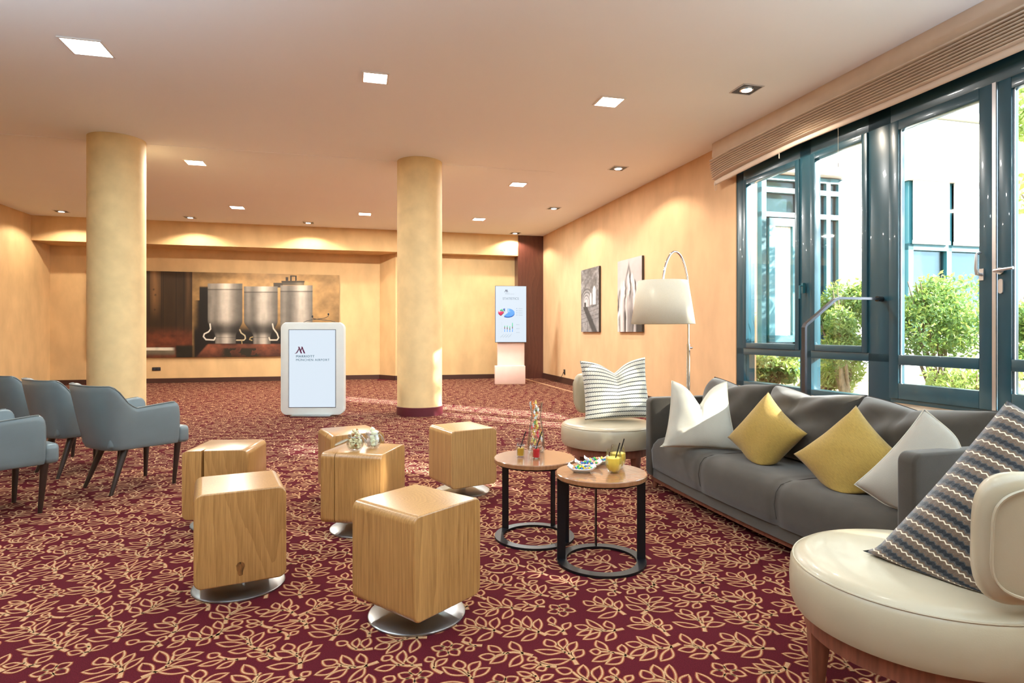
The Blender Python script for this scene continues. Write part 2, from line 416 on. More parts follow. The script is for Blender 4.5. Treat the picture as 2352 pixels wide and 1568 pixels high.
def try_sprig(minl, scale):
    p = rt.uniform(0, 1, 2)*(TW, TH); d = math.radians(90+38+rt.normal()*30); sg = rt.choice([-1, 1]); L0 = .145*scale
    t = np.linspace(0, 1, 9); bx = sg*rt.uniform(.10, .28)*L0
    sx = bx*np.sin(t*math.pi*.9); sy = t*L0; c, s_ = math.cos(d-math.pi/2), math.sin(d-math.pi/2)
    P = np.stack([p[0]+sx*c-sy*s_, p[1]+sx*s_+sy*c], 1)
    ci = (np.floor(P[:, 0]/CELL).astype(int) % occ.shape[0], np.floor(P[:, 1]/CELL).astype(int) % occ.shape[1])
    if occ[ci].any(): return False
    out = []; mine = []
    spec = [(1.0, 0, rt.uniform(-25, 25), .060, .044, 1)]
    for tt, sgn, ang, L in ((.85, 1, 36, .092), (.72, -1, 42, .088), (.58, 1, 48, .104), (.45, -1, 54, .104), (.30, 1, 62, .100), (.20, -1, 70, .092)):
        spec.append((tt, sgn, sgn*(ang+rt.uniform(-9, 9)), L*rt.uniform(.8, 1.1), .037*rt.uniform(.9, 1.15), 0))
    for tt, sgn, ang, L, w, f in spec:
        b = P[int(round(tt*8))]; a = d+math.radians(ang); g = .014 if sgn else .002
        q = (b[0]+g*math.cos(a), b[1]+g*math.sin(a))
        for sc in (1, .75):
            cl = cells(q, a, L*scale*sc, w*(scale**.5), f == 1)
            if free(cl) and not any((np.isin(cl[0]*5000+cl[1], m)).mean() > .06 for m in mine):
                out.append((q, a, L*scale*sc, w*(scale**.5), f, tuple(b))); mine.append(np.unique(cl[0]*5000+cl[1])); break
    if len(out) < minl: return False
    for (q, a, L, w, f, b) in out:
        LEAVES.append((q, a, L, w, f)); occ[cells(q, a, L, w, f == 1)] = True
        if f == 0: STEMS.append((np.array([b, q]), .009, .009))
    STEMS.append((P[:max(3, int(round(max([0]+[1 for _ in out]) * 9)))], .016, .008)); occ[ci] = True
    return True
for k in range(900): try_sprig(6, 1.0)
for k in range(1500): try_sprig(5, .95)
for k in range(2500): try_sprig(4, .85)
for k in range(3000): try_sprig(3, .75)
for k in range(3000): try_sprig(2, .6)
def tile_mesh(n, lw, extra=0.0):
    Vs = []; Fs = []; o = 0
    def put(P, w, cl):
        nonlocal o
        V, Fc = ribbon(P, np.asarray(w)+extra, cl); Vs.append(V); Fs.append(Fc+o); o += len(V)
    for b, a, L, w, f in LEAVES: put(leaf_pts(b, a, L, w, n if L > .04 else n//2*2-4, f > 0), lw, True)
    for P, w0, w1 in STEMS: put(P if n > 12 else P[::2] if len(P) > 3 else P, np.linspace(w0, w1, len(P if n > 12 else P[::2] if len(P) > 3 else P)), False)
    return np.concatenate(Vs), np.concatenate(Fs)
near_t = tile_mesh(18, .0068); far_t = tile_mesh(10, .0060); shade_t = tile_mesh(14, .0068, .0075)
def lay(tl, v_lo, v_hi, z, seam=.0):
    V0, F0 = tl; AV = []; AF = []; off = 0
    for ju in range(int(math.floor(UL/TW))-1, int(math.ceil(UR/TW))+1):
        for jv in range(-1, int(math.ceil(VB/TH))+1):
            V = V0+np.array([ju*TW, jv*TH]); cq = V[F0].mean(1)
            ok = (cq[:, 0] > UL+.03) & (cq[:, 0] < UR-.03) & (cq[:, 1] >= v_lo) & (cq[:, 1] < v_hi) & ~((cq[:, 1] > 15.05) & (cq[:, 0] > 4.0)) & ~((cq[:, 1] > 15.36) & (cq[:, 0] > .55)) & (cq[:, 1] < VB-.03)
            if ok.any(): AV.append(np.column_stack([V, np.full(len(V), z)])); AF.append(F0[ok]+off); off += len(V)
    return np.concatenate(AV), np.concatenate(AF)
a_, b_ = lay(near_t, -.6, 6.0, .0012)
fp = npmesh('leaf_pattern', a_, b_, yarn, floor); tag(fp, 'tan leaf outlines woven into the carpet', kind='stuff')
a_, b_ = lay(far_t, 6.0, 16, .0012)
fp = npmesh('leaf_pattern', a_, b_, yarn, floor)
a_, b_ = lay(shade_t, -.6, 6.0, .0006)
fs_ = npmesh('leaf_shading', a_, b_, simple('brown_carpet_yarn', (.22,.05,.025), 1, var=.3, vscale=300, spec=.1), floor)
tag(fs_, 'brown woven shading beside the tan leaf outlines', kind='stuff')
tag(fp, 'tan outlined leaf sprigs woven into the burgundy carpet', kind='stuff')
# ------------------------------------------------------------------ windows and terrace door (u = 4.73)
U0, U1 = UR+.01, UR+.13       # frame depth
def frame_mb(v0, v1, z0, z1, w, ua, ub, wb_=None):
    wb_ = wb_ or w
    return MB().box(ua, ub, v0, v0+w, z0, z1).box(ua, ub, v1-w, v1, z0, z1).box(ua, ub, v0+w, v1-w, z1-w, z1).box(ua, ub, v0+w, v1-w, z0, z0+wb_)
def sub(mb, name, mat, parent, **k):
    o = mb.build(name, mat, parent, **k); return o
# window 1: two lights
f = MB()
f.box(U0, U1+.04, 6.70, 6.85, .52, 3.30); f.box(U0, U1, 4.53, 4.78, .52, 3.30)
f.box(U0, U1, 5.53, 5.70, .52, 3.30)
f.box(U0, U1, 4.53, 6.85, 3.10, 3.30); f.box(U0, U1, 4.53, 6.85, .50, .585); f.box(U0, U1, 4.53, 6.85, .92, 1.0)
w1 = struct(f, 'window_1', teal, 'dark teal two-light window beside the orange wall', bevel=.004)
for (a, b) in ((5.70, 6.70), (4.78, 5.53)):
    s = sub(frame_mb(a, b, 1.0, 3.10, .065, U0-.015, U0+.06), 'sash', teal, w1, bevel=.004)
    sub(MB().box(U0+.015, U0+.025, a+.065, b-.065, 1.065, 3.035), 'glass_pane', glass_w, s)
    sub(MB().box(U0+.03, U0+.04, a, b, .585, .92), 'glass_pane', glass_w, w1)
hd = MB().box(U0-.045, U0-.012, 5.60, 5.63, 1.62, 1.73).tube([(U0-.04, 5.615, 1.70), (U0-.075, 5.615, 1.70), (U0-.075, 5.615, 1.56)], .010)
sub(hd, 'window_handle', teal_out, w1)
# door: two leaves
f = MB(); f.box(U0, U1, 2.45, 2.60, .56, 3.30); f.box(U0, U1, 2.45, 4.53, 3.10, 3.30); f.box(U0, U1, 2.60, 4.53, .56, .60)
d1 = struct(f, 'door_1', teal, 'dark teal glazed double door to the garden', bevel=.004)
def leaf(a, b, ua):
    m = MB(); w = .10
    m.box(ua, ua+.075, a, a+w, .60, 3.10).box(ua, ua+.075, b-w, b, .60, 3.10).box(ua, ua+.075, a+w, b-w, 3.01, 3.10)
    m.box(ua, ua+.075, a+w, b-w, .60, .74).box(ua, ua+.075, a+w, b-w, .905, .995)
    l = sub(m, 'door_leaf', teal, d1, bevel=.005)
    sub(MB().box(ua+.035, ua+.045, a+w, b-w, .995, 3.01), 'glass_pane', glass_w, l)
    sub(MB().box(ua+.035, ua+.045, a+w, b-w, .74, .905), 'glass_pane', glass_w, l)
    # slim aluminium glazing bead
    sub(MB().box(ua+.02, ua+.03, b-w-.012, b-w, .995, 3.01).box(ua+.02, ua+.03, b-w-.012, b-w, .74, .905), 'glazing_bead', alu, l)
    return l
l1 = leaf(3.60, 4.53, U0-.02); l2 = leaf(2.62, 3.565, U0-.01)
sub(MB().box(U0-.022, U0-.012, 3.568, 3.597, .60, 3.10), 'seal_strip', alu, d1)
h1 = MB().box(U0-.032, U0-.02, 3.655, 3.69, 1.60, 1.69).tube([(U0-.03, 3.672, 1.645), (U0-.075, 3.672, 1.65), (U0-.085, 3.672, 1.69), (U0-.08, 3.672, 1.80)], [.014, .014, .012, .010])
h1.tube([(U0-.08, 3.672, 1.80), (U0-.04, 3.672, 1.815)], .010)
sub(h1, 'door_handle', alu, l1)
h2 = MB().tube([(U0-.02, 3.535, 1.66), (U0-.032, 3.535, 1.66)], .026, 16).tube([(U0-.03, 3.535, 1.66), (U0-.08, 3.535, 1.66), (U0-.085, 3.50, 1.662), (U0-.08, 3.40, 1.67)], [.012, .012, .012, .011])
sub(h2, 'door_handle', alu, l2)
sub(MB().prism(rpoly(3.518, 3.552, 1.49, 1.60, .016), U0-.022, U0-.010, 'x'), 'lock_plate', alu, l2)
# further windows nearer the camera
for i, (v0, v1) in enumerate(((.45, 2.45), (-1.80, -1.0))):
    f = frame_mb(v0, v1, .52, 3.30, .10, U0, U1); f.box(U0, U1, (v0+v1)/2-.05, (v0+v1)/2+.05, .6, 3.2); f.box(U0, U1, v0, v1, .92, 1.0)
    w = struct(f, 'window_%d' % (i+2), teal, bevel=.004)
    sub(MB().box(U0+.04, U0+.05, v0+.1, v1-.1, .62, 3.2), 'glass_pane', glass_w, w)

# window-side platform with steps and handrail
pf = thing('window_platform', 'low beige topped ledge under the garden window behind the sofa', 'ledge', (0,0,0), RZ)
MB().box(4.33, UR-.002, -2.0, 4.62, .52, .56).build('top_board', stone_m, pf, bevel=.006)
MB().box(4.36, UR-.002, -2.0, 4.60, .0, .519).build('riser', colbase_m, pf)
st = thing('platform_steps', 'dark carpeted steps up to the window ledge beside the bent handrail', 'steps', (0,0,0), RZ)
MB().box(4.0, 4.355, 3.2, 4.55, 0, .37).build('step', colbase_m, st, bevel=.005)
MB().box(3.64, 3.995, 3.2, 4.55, 0, .19).build('step', colbase_m, st, bevel=.005)
hr = thing('handrail', 'bent dark metal handrail fixed to the window post', 'handrail', (0,0,0), RZ)
def flatbar(pts, w, t):
    """bar bent in the u-z plane at v = 4.62"""
    m = MB(); n = len(pts); L = []; R_ = []
    for i, p in enumerate(pts):
        d = Vector((pts[min(i+1, n-1)][0]-pts[max(i-1, 0)][0], pts[min(i+1, n-1)][1]-pts[max(i-1, 0)][1])).normalized()
        q = Vector((-d.y, d.x))*t/2; L.append((p[0]+q.x, p[1]+q.y)); R_.append((p[0]-q.x, p[1]-q.y))
    for i in range(n-1):
        m.add([(L[i][0], 4.60-w/2, L[i][1]), (L[i+1][0], 4.60-w/2, L[i+1][1]), (R_[i+1][0], 4.60-w/2, R_[i+1][1]), (R_[i][0], 4.60-w/2, R_[i][1]),
               (L[i][0], 4.60+w/2, L[i][1]), (L[i+1][0], 4.60+w/2, L[i+1][1]), (R_[i+1][0], 4.60+w/2, R_[i+1][1]), (R_[i][0], 4.60+w/2, R_[i][1])],
              [(0,1,2,3), (7,6,5,4), (0,4,5,1), (1,5,6,2), (2,6,7,3), (3,7,4,0)])
    return m
flatbar([(3.87, 0.0), (3.87, 1.24), (3.885, 1.265), (4.19, 1.49), (4.24, 1.505), (4.68, 1.505)], .045, .022).build('rail', gunmetal, hr, autos=True)
MB().tube([(4.66, 4.60, 1.505), (4.74, 4.62, 1.505)], .025, 16).build('wall_bracket', gunmetal, hr)
MB().box(3.83, 3.91, 4.56, 4.64, 0, .012).build('foot_plate', gunmetal, hr)

# roman blind
bl = thing('roman_blind', 'long sand-coloured roman blind gathered up above the window', 'blind', (0,0,0), RZ)
VS = np.linspace(7.12, -2.6, 150)
rb = np.random.default_rng(7)
def sweep_blind(prof, name, amp=.004, seed=0, endlift=0.0, droop=None):
    r = np.random.default_rng(seed); ph = r.uniform(0, 6.28, 4); fr = r.uniform(1.0, 4.5, 4)
    V = []; n = len(prof)
    for v_ in VS:
        wob = sum(math.sin(fr[k]*v_+ph[k]) for k in range(4))*amp
        e = math.exp(-((7.12-v_)/.25)); d = droop(v_) if droop else 0
        for j, (uu, z) in enumerate(prof): V.append((uu+wob*.6, v_, z+wob-endlift*e+d))
    Fq = [(i*n+j, i*n+j+1, (i+1)*n+j+1, (i+1)*n+j) for i in range(len(VS)-1) for j in range(n-1)]
    m = MB(); m.add(V, Fq, True); o = m.build(name, blind_m, bl, autos=False); return o
sweep_blind([(4.56, 3.679), (4.56, 3.60), (4.555, 3.50), (4.62, 3.47), (4.70, 3.50), (4.70, 3.679)], 'flat_panel', .0, 1)
MB().box(4.565, 4.70, 7.118, 7.122, 3.50, 3.679).build('end_panel', blind_m, bl)
def foldprof(zt, h, depth):
    return [(4.66, zt)]+[(4.60-depth*math.sin(math.pi*k/8), zt-h*k/8) for k in range(9)]+[(4.66, zt-h)]
z = 3.505
for k, (h, dp) in enumerate([(.05, .085), (.028, .088), (.026, .082), (.025, .078), (.025, .073), (.025, .068), (.024, .062), (.024, .056), (.024, .05)]):
    sweep_blind(foldprof(z, h, dp), 'fold', .0035, 3, .03+.004*k); z -= h*.97
dro = lambda v_: (-.045*max(0, min(1, (v_-5.6)/1.2)))
sweep_blind([(4.62, z+.02), (4.595, z), (4.585, z-.03), (4.59, z-.055), (4.60, z-.06), (4.61, z-.03)], 'hem', .003, 3, .03, dro)
MB().tube([(4.585, 7.10, 3.17)]+[(4.585, 7.08+.025*math.sin(a), 3.10+.045*math.cos(a)) for a in np.linspace(0, 6.28, 14)], .002, 6).build('cord_loop', cream_pipe, bl)
MB().tube([(4.60, 5.0, 3.25), (4.60, 5.0, 2.84)], .0018, 6).tube([(4.60, 5.0, 2.86), (4.60, 5.0, 2.82)], .004, 8).build('pull_cord', cream_pipe, bl)
MB().tube([(4.60, 5.86, 3.21), (4.60, 5.86, 3.14)], .006, 8).build('cord_stop', cream_pipe, bl)

# ------------------------------------------------------------------ columns
for i, (x, y, lab) in enumerate(((-1.352, 8.93, 'round cream column right of the white display totem'), (-5.10, 7.87, 'round cream column at the left behind the grey armchairs'))):
    c = thing('column', lab, 'column', (x, y, 0), RZ)
    c['kind'] = 'structure'
    MB().lathe([(.325, .125), (.325, H-.001)], 64).build('shaft', column_m, c)
    MB().lathe([(.335, 0), (.335, .12), (.325, .126)], 64).build('plinth', colbase_m, c)

# ------------------------------------------------------------------ ceiling lights
def at_ceiling(px, py):
    Y = F*(H-EYE)/(HOR-py); return (px-1176)/F*Y, Y
def panel_light(px, py, m, label, xy=None, watts=40, size=.25):
    x, y = xy or at_ceiling(px, py)
    t = thing('panel_light', label, 'ceiling light', (x, y, H), RZ, 'square recessed ceiling panels')
    s = size/2
    MB().box(-s-.018, s+.018, -s-.018, -s, -.010, -.0005).box(-s-.018, s+.018, s, s+.018, -.010, -.0005).box(-s-.018, -s, -s, s, -.010, -.0005).box(s, s+.018, -s, s, -.010, -.0005).build('frame', fixture_white, t)
    MB().box(-s, s, -s, s, -.006, -.0005).build('diffuser', m, t)
    ld = bpy.data.lights.new('panel_lamp', 'AREA'); ld.shape = 'SQUARE'; ld.size = size; ld.energy = watts
    ld.color = (1, .97, .92) if m is panel_white else ((.85, 1, 1) if m is panel_cool else (1, .93, .82))
    lo = bpy.data.objects.new('panel_lamp', ld); C.objects.link(lo); lo.parent = t; lo.location = (0, 0, -.02)
panel_light(200, 108, panel_cool, 'cool white square ceiling panel at the upper left corner of the photo', size=.30)
panel_light(862, 178, panel_white, 'square ceiling panel at the top, between the two columns', size=.22)
panel_light(1399, 233, panel_white, 'square ceiling panel nearest to the window blind', size=.24)
panel_light(449, 373, panel_warm, 'square ceiling panel just right of the left column top', size=.24, watts=85)
panel_light(1190, 423, panel_white, 'square ceiling panel right of the right column', size=.24, watts=85)
panel_light(545, 476, panel_warm, 'warm square ceiling panel above the milk can picture', size=.24, watts=85)
panel_light(838, 491, panel_warm, 'warm square ceiling panel left of the right column', size=.24, watts=85)
panel_light(1100, 503, panel_cool, 'greenish square ceiling panel above the far statistics screen', size=.24, watts=85)
for x, y in ((-2.5, 3.2), (.6, 2.6), (-4.6, 2.0), (-1.0, .3), (1.9, -1.0), (-2.5, -1.6)):  # unseen extra panels, added as fill light
    panel_light(0, 0, panel_white, 'extra square fill panel added on the ceiling near the viewer, outside the picture', (x, y), watts=6)
def spot(px, py, target, label, power=120, deg=70):
    x, y = at_ceiling(px, py)
    t = thing('spot_light', label, 'ceiling spotlight', (x, y, H), RZ, 'recessed ceiling spotlights')
    s = .11
    MB().box(-s-.012, s+.012, -s-.012, -s, -.006, -.0005).box(-s-.012, s+.012, s, s+.012, -.006, -.0005).box(-s-.012, -s, -s, s, -.006, -.0005).box(s, s+.012, -s, s, -.006, -.0005).build('frame', alu, t)
    MB().box(-s, s, -s, s, -.003, -.0005).build('housing', dark_fixture, t)
    MB().lathe([(.068, -.0035), (.068, -.012), (.055, -.014)], 24, cap=False).build('reflector_ring', chrome, t)
    MB().lathe([(.055, -.004), (.052, -.012)], 24).build('lens', lamp_lens, t)
    ld = bpy.data.lights.new('spot_lamp', 'SPOT'); ld.energy = power; ld.spot_size = math.radians(deg); ld.spot_blend = .30; ld.shadow_soft_size = .03
    ld.color = (1, .87, .70)
    lo = bpy.data.objects.new('spot_lamp', ld); C.objects.link(lo); lo.parent = t; lo.location = (0, 0, -.03)
    if target is not None:
        d = Matrix.Rotation(-RZ, 3, 'Z') @ (Vector(target)-Vector((x, y, H-.03)))
        lo.rotation_euler = d.to_track_quat('-Z', 'Y').to_euler()
for px, py, lab in ((141, 485, 'ceiling spotlight at far left before the soffit'), (437, 499, 'ceiling spotlight just right of the left column by the soffit'), (708, 511, 'ceiling spotlight above the milk cans in the picture'), (1183, 535, 'ceiling spotlight in front of the dark wood pilaster')):
    x, y = at_ceiling(px, py); u, v = UV(x, y)
    spot(px, py, None, lab, 70, 142)
for px, py, lab in ((1715, 205, 'dark framed ceiling spotlight nearest the window blind'), (1420, 386, 'ceiling spotlight over the right wall, second from the window'), (1272, 478, 'ceiling spotlight near the back right corner of the ceiling')):
    x, y = at_ceiling(px, py); u, v = UV(x, y)
    spot(px, py, None, lab, 65, 136)

# unseen standing lamps added around the viewer to brighten the ceiling
for (x, y, lab) in ((-3.4, 1.2, 'added slim white fill lamp left of the viewer'), (3.55, 1.0, 'added slim white fill lamp by the window wall behind the lounge chair'), (.2, -.9, 'added slim white fill lamp right behind the viewer')):
    t = thing('added_uplighter', lab, 'lamp', (x, y, 0), 0, 'added white fill lamps around the viewer')
    MB().lathe([(.16, 0), (.16, .02), (.02, .03)], 32).build('base', fixture_white, t)
    MB().tube([(0,0,.02), (0,0,1.62)], .014, 10).build('pole', fixture_white, t)
    MB().lathe([(.03, 1.60), (.10, 1.63), (.16, 1.70), (.155, 1.70), (.10, 1.64)], 32, cap=False).build('bowl', fixture_white, t)
    ld = bpy.data.lights.new('fill_uplight', 'SPOT'); ld.energy = 440; ld.spot_size = math.radians(150); ld.spot_blend = .6; ld.shadow_soft_size = .12; ld.color = (.64, .85, 1)
    lo = bpy.data.objects.new('fill_uplight', ld); C.objects.link(lo); lo.parent = t; lo.location = (0, 0, 1.74); lo.rotation_euler = (math.pi, 0, 0)

# ------------------------------------------------------------------ outside
VFAC = 9.5
GZ = .42
gr = struct(MB().box(UR+.3, 22, -14, VFAC+.2, -.1, GZ), 'garden_ground', soil, 'bark mulch bed of the garden outside')
bd = thing('building', 'bright white garden wing seen through the windows with teal frames and blinds', 'building', (0,0,0), RZ)
def fp_(px, py): return wallpt(px, py, v=VFAC)
def frect(px0, py0, px1, py1):
    """face-on rectangle of the facade from its pixel corners at left and right"""
    a = fp_(px0, py0); b = fp_(px1, py1); return a[0], b[0], b[2], a[2]
MB().box(UR+.3, 20, VFAC, VFAC+.3, 0, 5.35).build('wall', facade_m, bd)
MB().box(UR+.3, 20, VFAC-.08, VFAC+.3, 5.40, 9.5).build('upper_wall', facade_cream, bd)
zt = 4.35
MB().box(UR+.3, 20, VFAC-.03, VFAC, 4.34, 5.35).build('cream_band', facade_cream, bd)
for k in range(9):   # render panels between the windows
    u0 = 6.9+k*1.35
for (u0, u1) in ((fp_(1928, 500)[0], fp_(2060, 500)[0]), (fp_(2322, 500)[0], fp_(2322, 500)[0]+4)):
    for j in range(5):
        MB().box(u0+.01, u1-.01, VFAC-.03, VFAC, .45+j*.78, .45+j*.78+.77).build('wall_panel', facade_m, bd, bevel=.006)
def glazed(u0, u1, z0, z1, vs, hs, w=.09, blind=None):
    m = MB(); y0, y1 = VFAC-.14, VFAC-.02
    m.box(u0, u0+w, y0, y1, z0, z1).box(u1-w, u1, y0, y1, z0, z1).box(u0, u1, y0, y1, z1-w, z1).box(u0, u1, y0, y1, z0, z0+w)
    for x in vs: m.box(x-w/2, x+w/2, y0, y1, z0, z1)
    for z_ in hs: m.box(u0, u1, y0, y1, z_-w/2, z_+w/2)
    o = m.build('window_frame', teal_out, bd)
    MB().box(u0, u1, VFAC-.07, VFAC-.06, z0, z1).build('glass_pane', glass_out, o)
    return o
a = fp_(1738, 500); b_ = fp_(1922, 500)
ztop = fp_(1800, 408)[2]
glazed(a[0], b_[0], .45, ztop, [fp_(1738, 500)[0]+.05, fp_(1826, 500)[0], fp_(1890, 500)[0]], [fp_(1800, 442)[2], fp_(1800, 497)[2]])
x0, x1, z0, z1 = fp_(1752, 500)[0], fp_(1818, 500)[0], fp_(1780, 785)[2], fp_(1780, 505)[2]
dr = MB().box(x0, x0+.12, VFAC-.18, VFAC-.10, z0, z1).box(x1-.12, x1, VFAC-.18, VFAC-.10, z0, z1).box(x0, x1, VFAC-.18, VFAC-.10, z1-.14, z1).box(x0, x1, VFAC-.18, VFAC-.10, z0, z0+.12)
dr.build('garden_door', teal_out, bd)
MB().box(x0+.12, x1-.12, VFAC-.12, VFAC-.11, z0, z1).build('door_curtain', simple('pale_curtain', (.7,.7,.65), .9, var=.3, vscale=9, stretch=(8,1,.2)), bd)
MB().box(a[0]-.05, b_[0]+.05, VFAC-.30, VFAC-.02, ztop+.02, ztop+.26).build('blind_box', facade_m, bd, bevel=.01)
a = fp_(2072, 500)[0]; m_ = fp_(2165, 500)[0]; c_ = fp_(2262, 500)[0]; zt2 = fp_(2165, 425)[2]; zb = fp_(2165, 558)[2]
glazed(a, c_, 1.2, zt2+.1, [m_], [fp_(2165, 572)[2]], .12)
for (u0, u1) in ((a+.06, m_-.06), (m_+.06, c_-.06)):
    MB().box(u0, u1, VFAC-.20, VFAC-.18, zb, zt2).build('roller_blind', facade_m, bd)
    MB().box(u0, u1, VFAC-.22, VFAC-.17, zb-.07, zb).build('blind_rail', white_plastic, bd)
MB().box(a-.1, fp_(2500, 500)[0], VFAC-.34, VFAC-.03, zt2, zt2+.24).build('blind_box', facade_m, bd, bevel=.01)
uu_ = fp_(2195, 250)[0]
MB().box(uu_, uu_+.5, VFAC-.12, VFAC-.07, 5.55, 6.6).build('upper_window', glass_out, bd)

def leaves(name, parent, mat, centres, radii, n, size, seed):
    r = np.random.default_rng(seed); cs = np.array(centres, float); rs = np.array(radii, float)
    k = r.integers(len(cs), size=n); d = r.normal(size=(n, 3)); d /= np.linalg.norm(d, axis=1)[:, None]
    rad = r.uniform(.35, 1.0, n)**.5
    P = cs[k]+d*rs[k]*rad[:, None]
    a = r.normal(size=(n, 3)); a /= np.linalg.norm(a, axis=1)[:, None]; b = np.cross(a, r.normal(size=(n, 3))); b /= np.linalg.norm(b, axis=1)[:, None]
    nn = np.cross(a, b); s = size*r.uniform(.6, 1.3, n)[:, None]
    V = np.stack([P-a*s, P+b*s*.42+nn*s*.15, P+a*s, P-b*s*.42+nn*s*.15], 1).reshape(-1, 3)
    Fq = np.arange(4*n).reshape(-1, 4); Ft = np.concatenate([Fq[:, [0,1,2]], Fq[:, [0,2,3]]])
    o = npmesh(name, V, Ft, mat, parent); o['kind'] = 'stuff'; return o
def shrub(name, label, px, py_top, Y, width, zb_, seed, mat=leaf_dk, mat2=leaf_lt, n=5000, size=.035, group=None, xy=None, cat='shrub', bare=.3):
    x = (px-1176)/F*Y; zt_ = EYE-(py_top-HOR)*Y/F
    t = thing(name, label, cat, (x, Y, zb_), 0, group); r = random.Random(seed); h = zt_-zb_
    cs = []; rs = []
    for i in range(14):
        cs.append((r.uniform(-.32, .32)*width, r.uniform(-.3, .3)*width, h*(bare+(1-bare)*r.uniform(.25, .80)))); q = width*r.uniform(.18, .27); rs.append((q, q, q*.9))
    leaves('foliage', t, mat, cs, rs, n*2//3, size, seed); leaves('upper_foliage', t, mat2, [(c[0], c[1], c[2]+.05) for c in cs], rs, n//3, size, seed+1)  # second leaf colour, clusters set slightly higher
    m = MB()
    for i in range(9):
        a = r.uniform(0, 6.28); c = cs[i]; m.tube([(.05*math.cos(a), .05*math.sin(a), 0), (c[0]*.4+.05*math.cos(a), c[1]*.4, h*.3), (c[0]*.9, c[1]*.9, h*.62), (c[0]*1.2, c[1]*1.1, h*.85)], [.022, .016, .010, .004], 6)
    m.build('stems', bark, t); return t
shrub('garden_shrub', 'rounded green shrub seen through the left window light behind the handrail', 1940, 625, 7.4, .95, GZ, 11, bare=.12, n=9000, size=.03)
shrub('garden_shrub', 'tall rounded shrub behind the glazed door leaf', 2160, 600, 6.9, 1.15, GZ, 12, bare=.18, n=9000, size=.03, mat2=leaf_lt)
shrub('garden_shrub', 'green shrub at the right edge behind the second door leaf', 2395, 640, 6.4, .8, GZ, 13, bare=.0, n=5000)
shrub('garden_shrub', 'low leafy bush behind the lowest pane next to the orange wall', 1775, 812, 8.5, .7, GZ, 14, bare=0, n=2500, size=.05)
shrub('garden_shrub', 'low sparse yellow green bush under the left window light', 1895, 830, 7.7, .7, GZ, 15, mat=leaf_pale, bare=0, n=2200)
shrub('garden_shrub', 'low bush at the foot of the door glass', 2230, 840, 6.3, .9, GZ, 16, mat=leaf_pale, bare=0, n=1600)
def tree(label, u, v, h, spread, n, seed, mats=(leaf_lt, leaf_dk), cz=None):
    p = W(u, v, GZ); t = thing('garden_tree', label, 'tree', p, 0); r = random.Random(seed); cs = []; rs = []
    for i in range(16):
        cs.append((r.uniform(-1, 1)*spread*.6, r.uniform(-1, 1)*spread*.6, h*r.uniform(.55, .95))); q = spread*r.uniform(.22, .4); rs.append((q, q, q*.7))
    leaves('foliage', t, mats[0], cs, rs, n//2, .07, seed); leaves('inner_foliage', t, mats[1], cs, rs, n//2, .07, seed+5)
    m = MB().tube([(0,0,0), (.05,.02,h*.3), (0,.05,h*.55), (.1,0,h*.8)], [.11, .09, .06, .03], 10)
    for c in cs: m.tube([(0, .03, h*.42), (c[0]*.5, c[1]*.5, c[2]*.8), c], [.045, .03, .01], 6)
    m.build('trunk', bark, t)
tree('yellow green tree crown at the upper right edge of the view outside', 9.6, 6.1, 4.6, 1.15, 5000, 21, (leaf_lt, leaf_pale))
tree('garden tree outside beyond the right edge of the photo, farther one', 8.6, -.9, 5.4, 1.6, 3000, 22)
tree('garden tree outside beyond the right edge of the photo, nearer one', 10.5, -3.2, 7.0, 2.4, 3800, 23)
tree('garden tree outside behind the viewer on the right', 10.5, -9.0, 7.0, 2.2, 4000, 24)
# ------------------------------------------------------------------ wooden cube stools
def cube_stool(label, cx, cy, deg, mat=oak, z0=.075, z1=.49, half=.19, cracks=(), disc=.205, taper=0.0):
    t = thing('cube_stool', label, 'stool', (cx, cy, 0), math.radians(deg), 'solid oak cube stools on round steel bases')
    m = MB().prism(rpoly(-half, half, z0, z1, .035, 7), -half, half, 'x')
    bm_name = 'block'
    o = m.build(bm_name, mat, t, bevel=.0)
    md = o.modifiers.new('bevel', 'BEVEL'); md.width = .006; md.segments = 3; md.limit_method = 'ANGLE'; md.angle_limit = math.radians(60)
    for (verts) in cracks:
        cut = MB().add(verts, [(0,1,2), (5,4,3), (0,3,4,1), (1,4,5,2), (2,5,3,0)]).build('cut', mat)
        b = o.modifiers.new('split', 'BOOLEAN'); b.operation = 'DIFFERENCE'; b.object = cut; b.solver = 'EXACT'
        dg = bpy.context.evaluated_depsgraph_get(); cut.parent = t; dg.update()
        me = bpy.data.meshes.new_from_object(o.evaluated_get(dg)); o.modifiers.clear(); o.data = me
        bpy.data.objects.remove(cut)
    for p in o.data.polygons: p.use_smooth = True
    if cracks: o.data.set_sharp_from_angle(angle=math.radians(38))
    MB().lathe([(disc-.004, 0), (disc, .002), (disc, .008), (disc-.006, .012), (.10, .016), (.03, .018)], 56).build('base_disc', steel, t)
    MB().lathe([(.028, .016), (.028, z0+.004)], 24).build('post', chrome, t)
    return t
def vcrack_end(y, z0, z1, w, depth=.06, half=.19):       # on the +x end face
    x = half; return [(x+.02, y-w/2, z0), (x+.02, y+w/2, z0), (x-depth, y, z0), (x+.02, y-w/2, z1), (x+.02, y+w/2, z1), (x-depth, y, z1)]
def vcrack_side(x, z0, z1, w, depth=.06, half=.19):      # on the -y side face
    y = -half; return [(x-w/2, y-.02, z0), (x+w/2, y-.02, z0), (x, y+depth, z0), (x-w/2, y-.02, z1), (x+w/2, y-.02, z1), (x, y+depth, z1)]
cube_stool('large foreground oak cube stool with its corner turned to the viewer', -.405, 2.60, -38.5, oak, half=.192)
sB = cube_stool('oak cube stool with a dark knot low on its front face', -1.295, 2.894, -63.2, oak_b)
cube_stool('oak cube stool with an open crack, half hidden behind the knotty one', -1.80, 3.84, -84, oak_b, cracks=[vcrack_end(-.07, .25, .60, .022)])
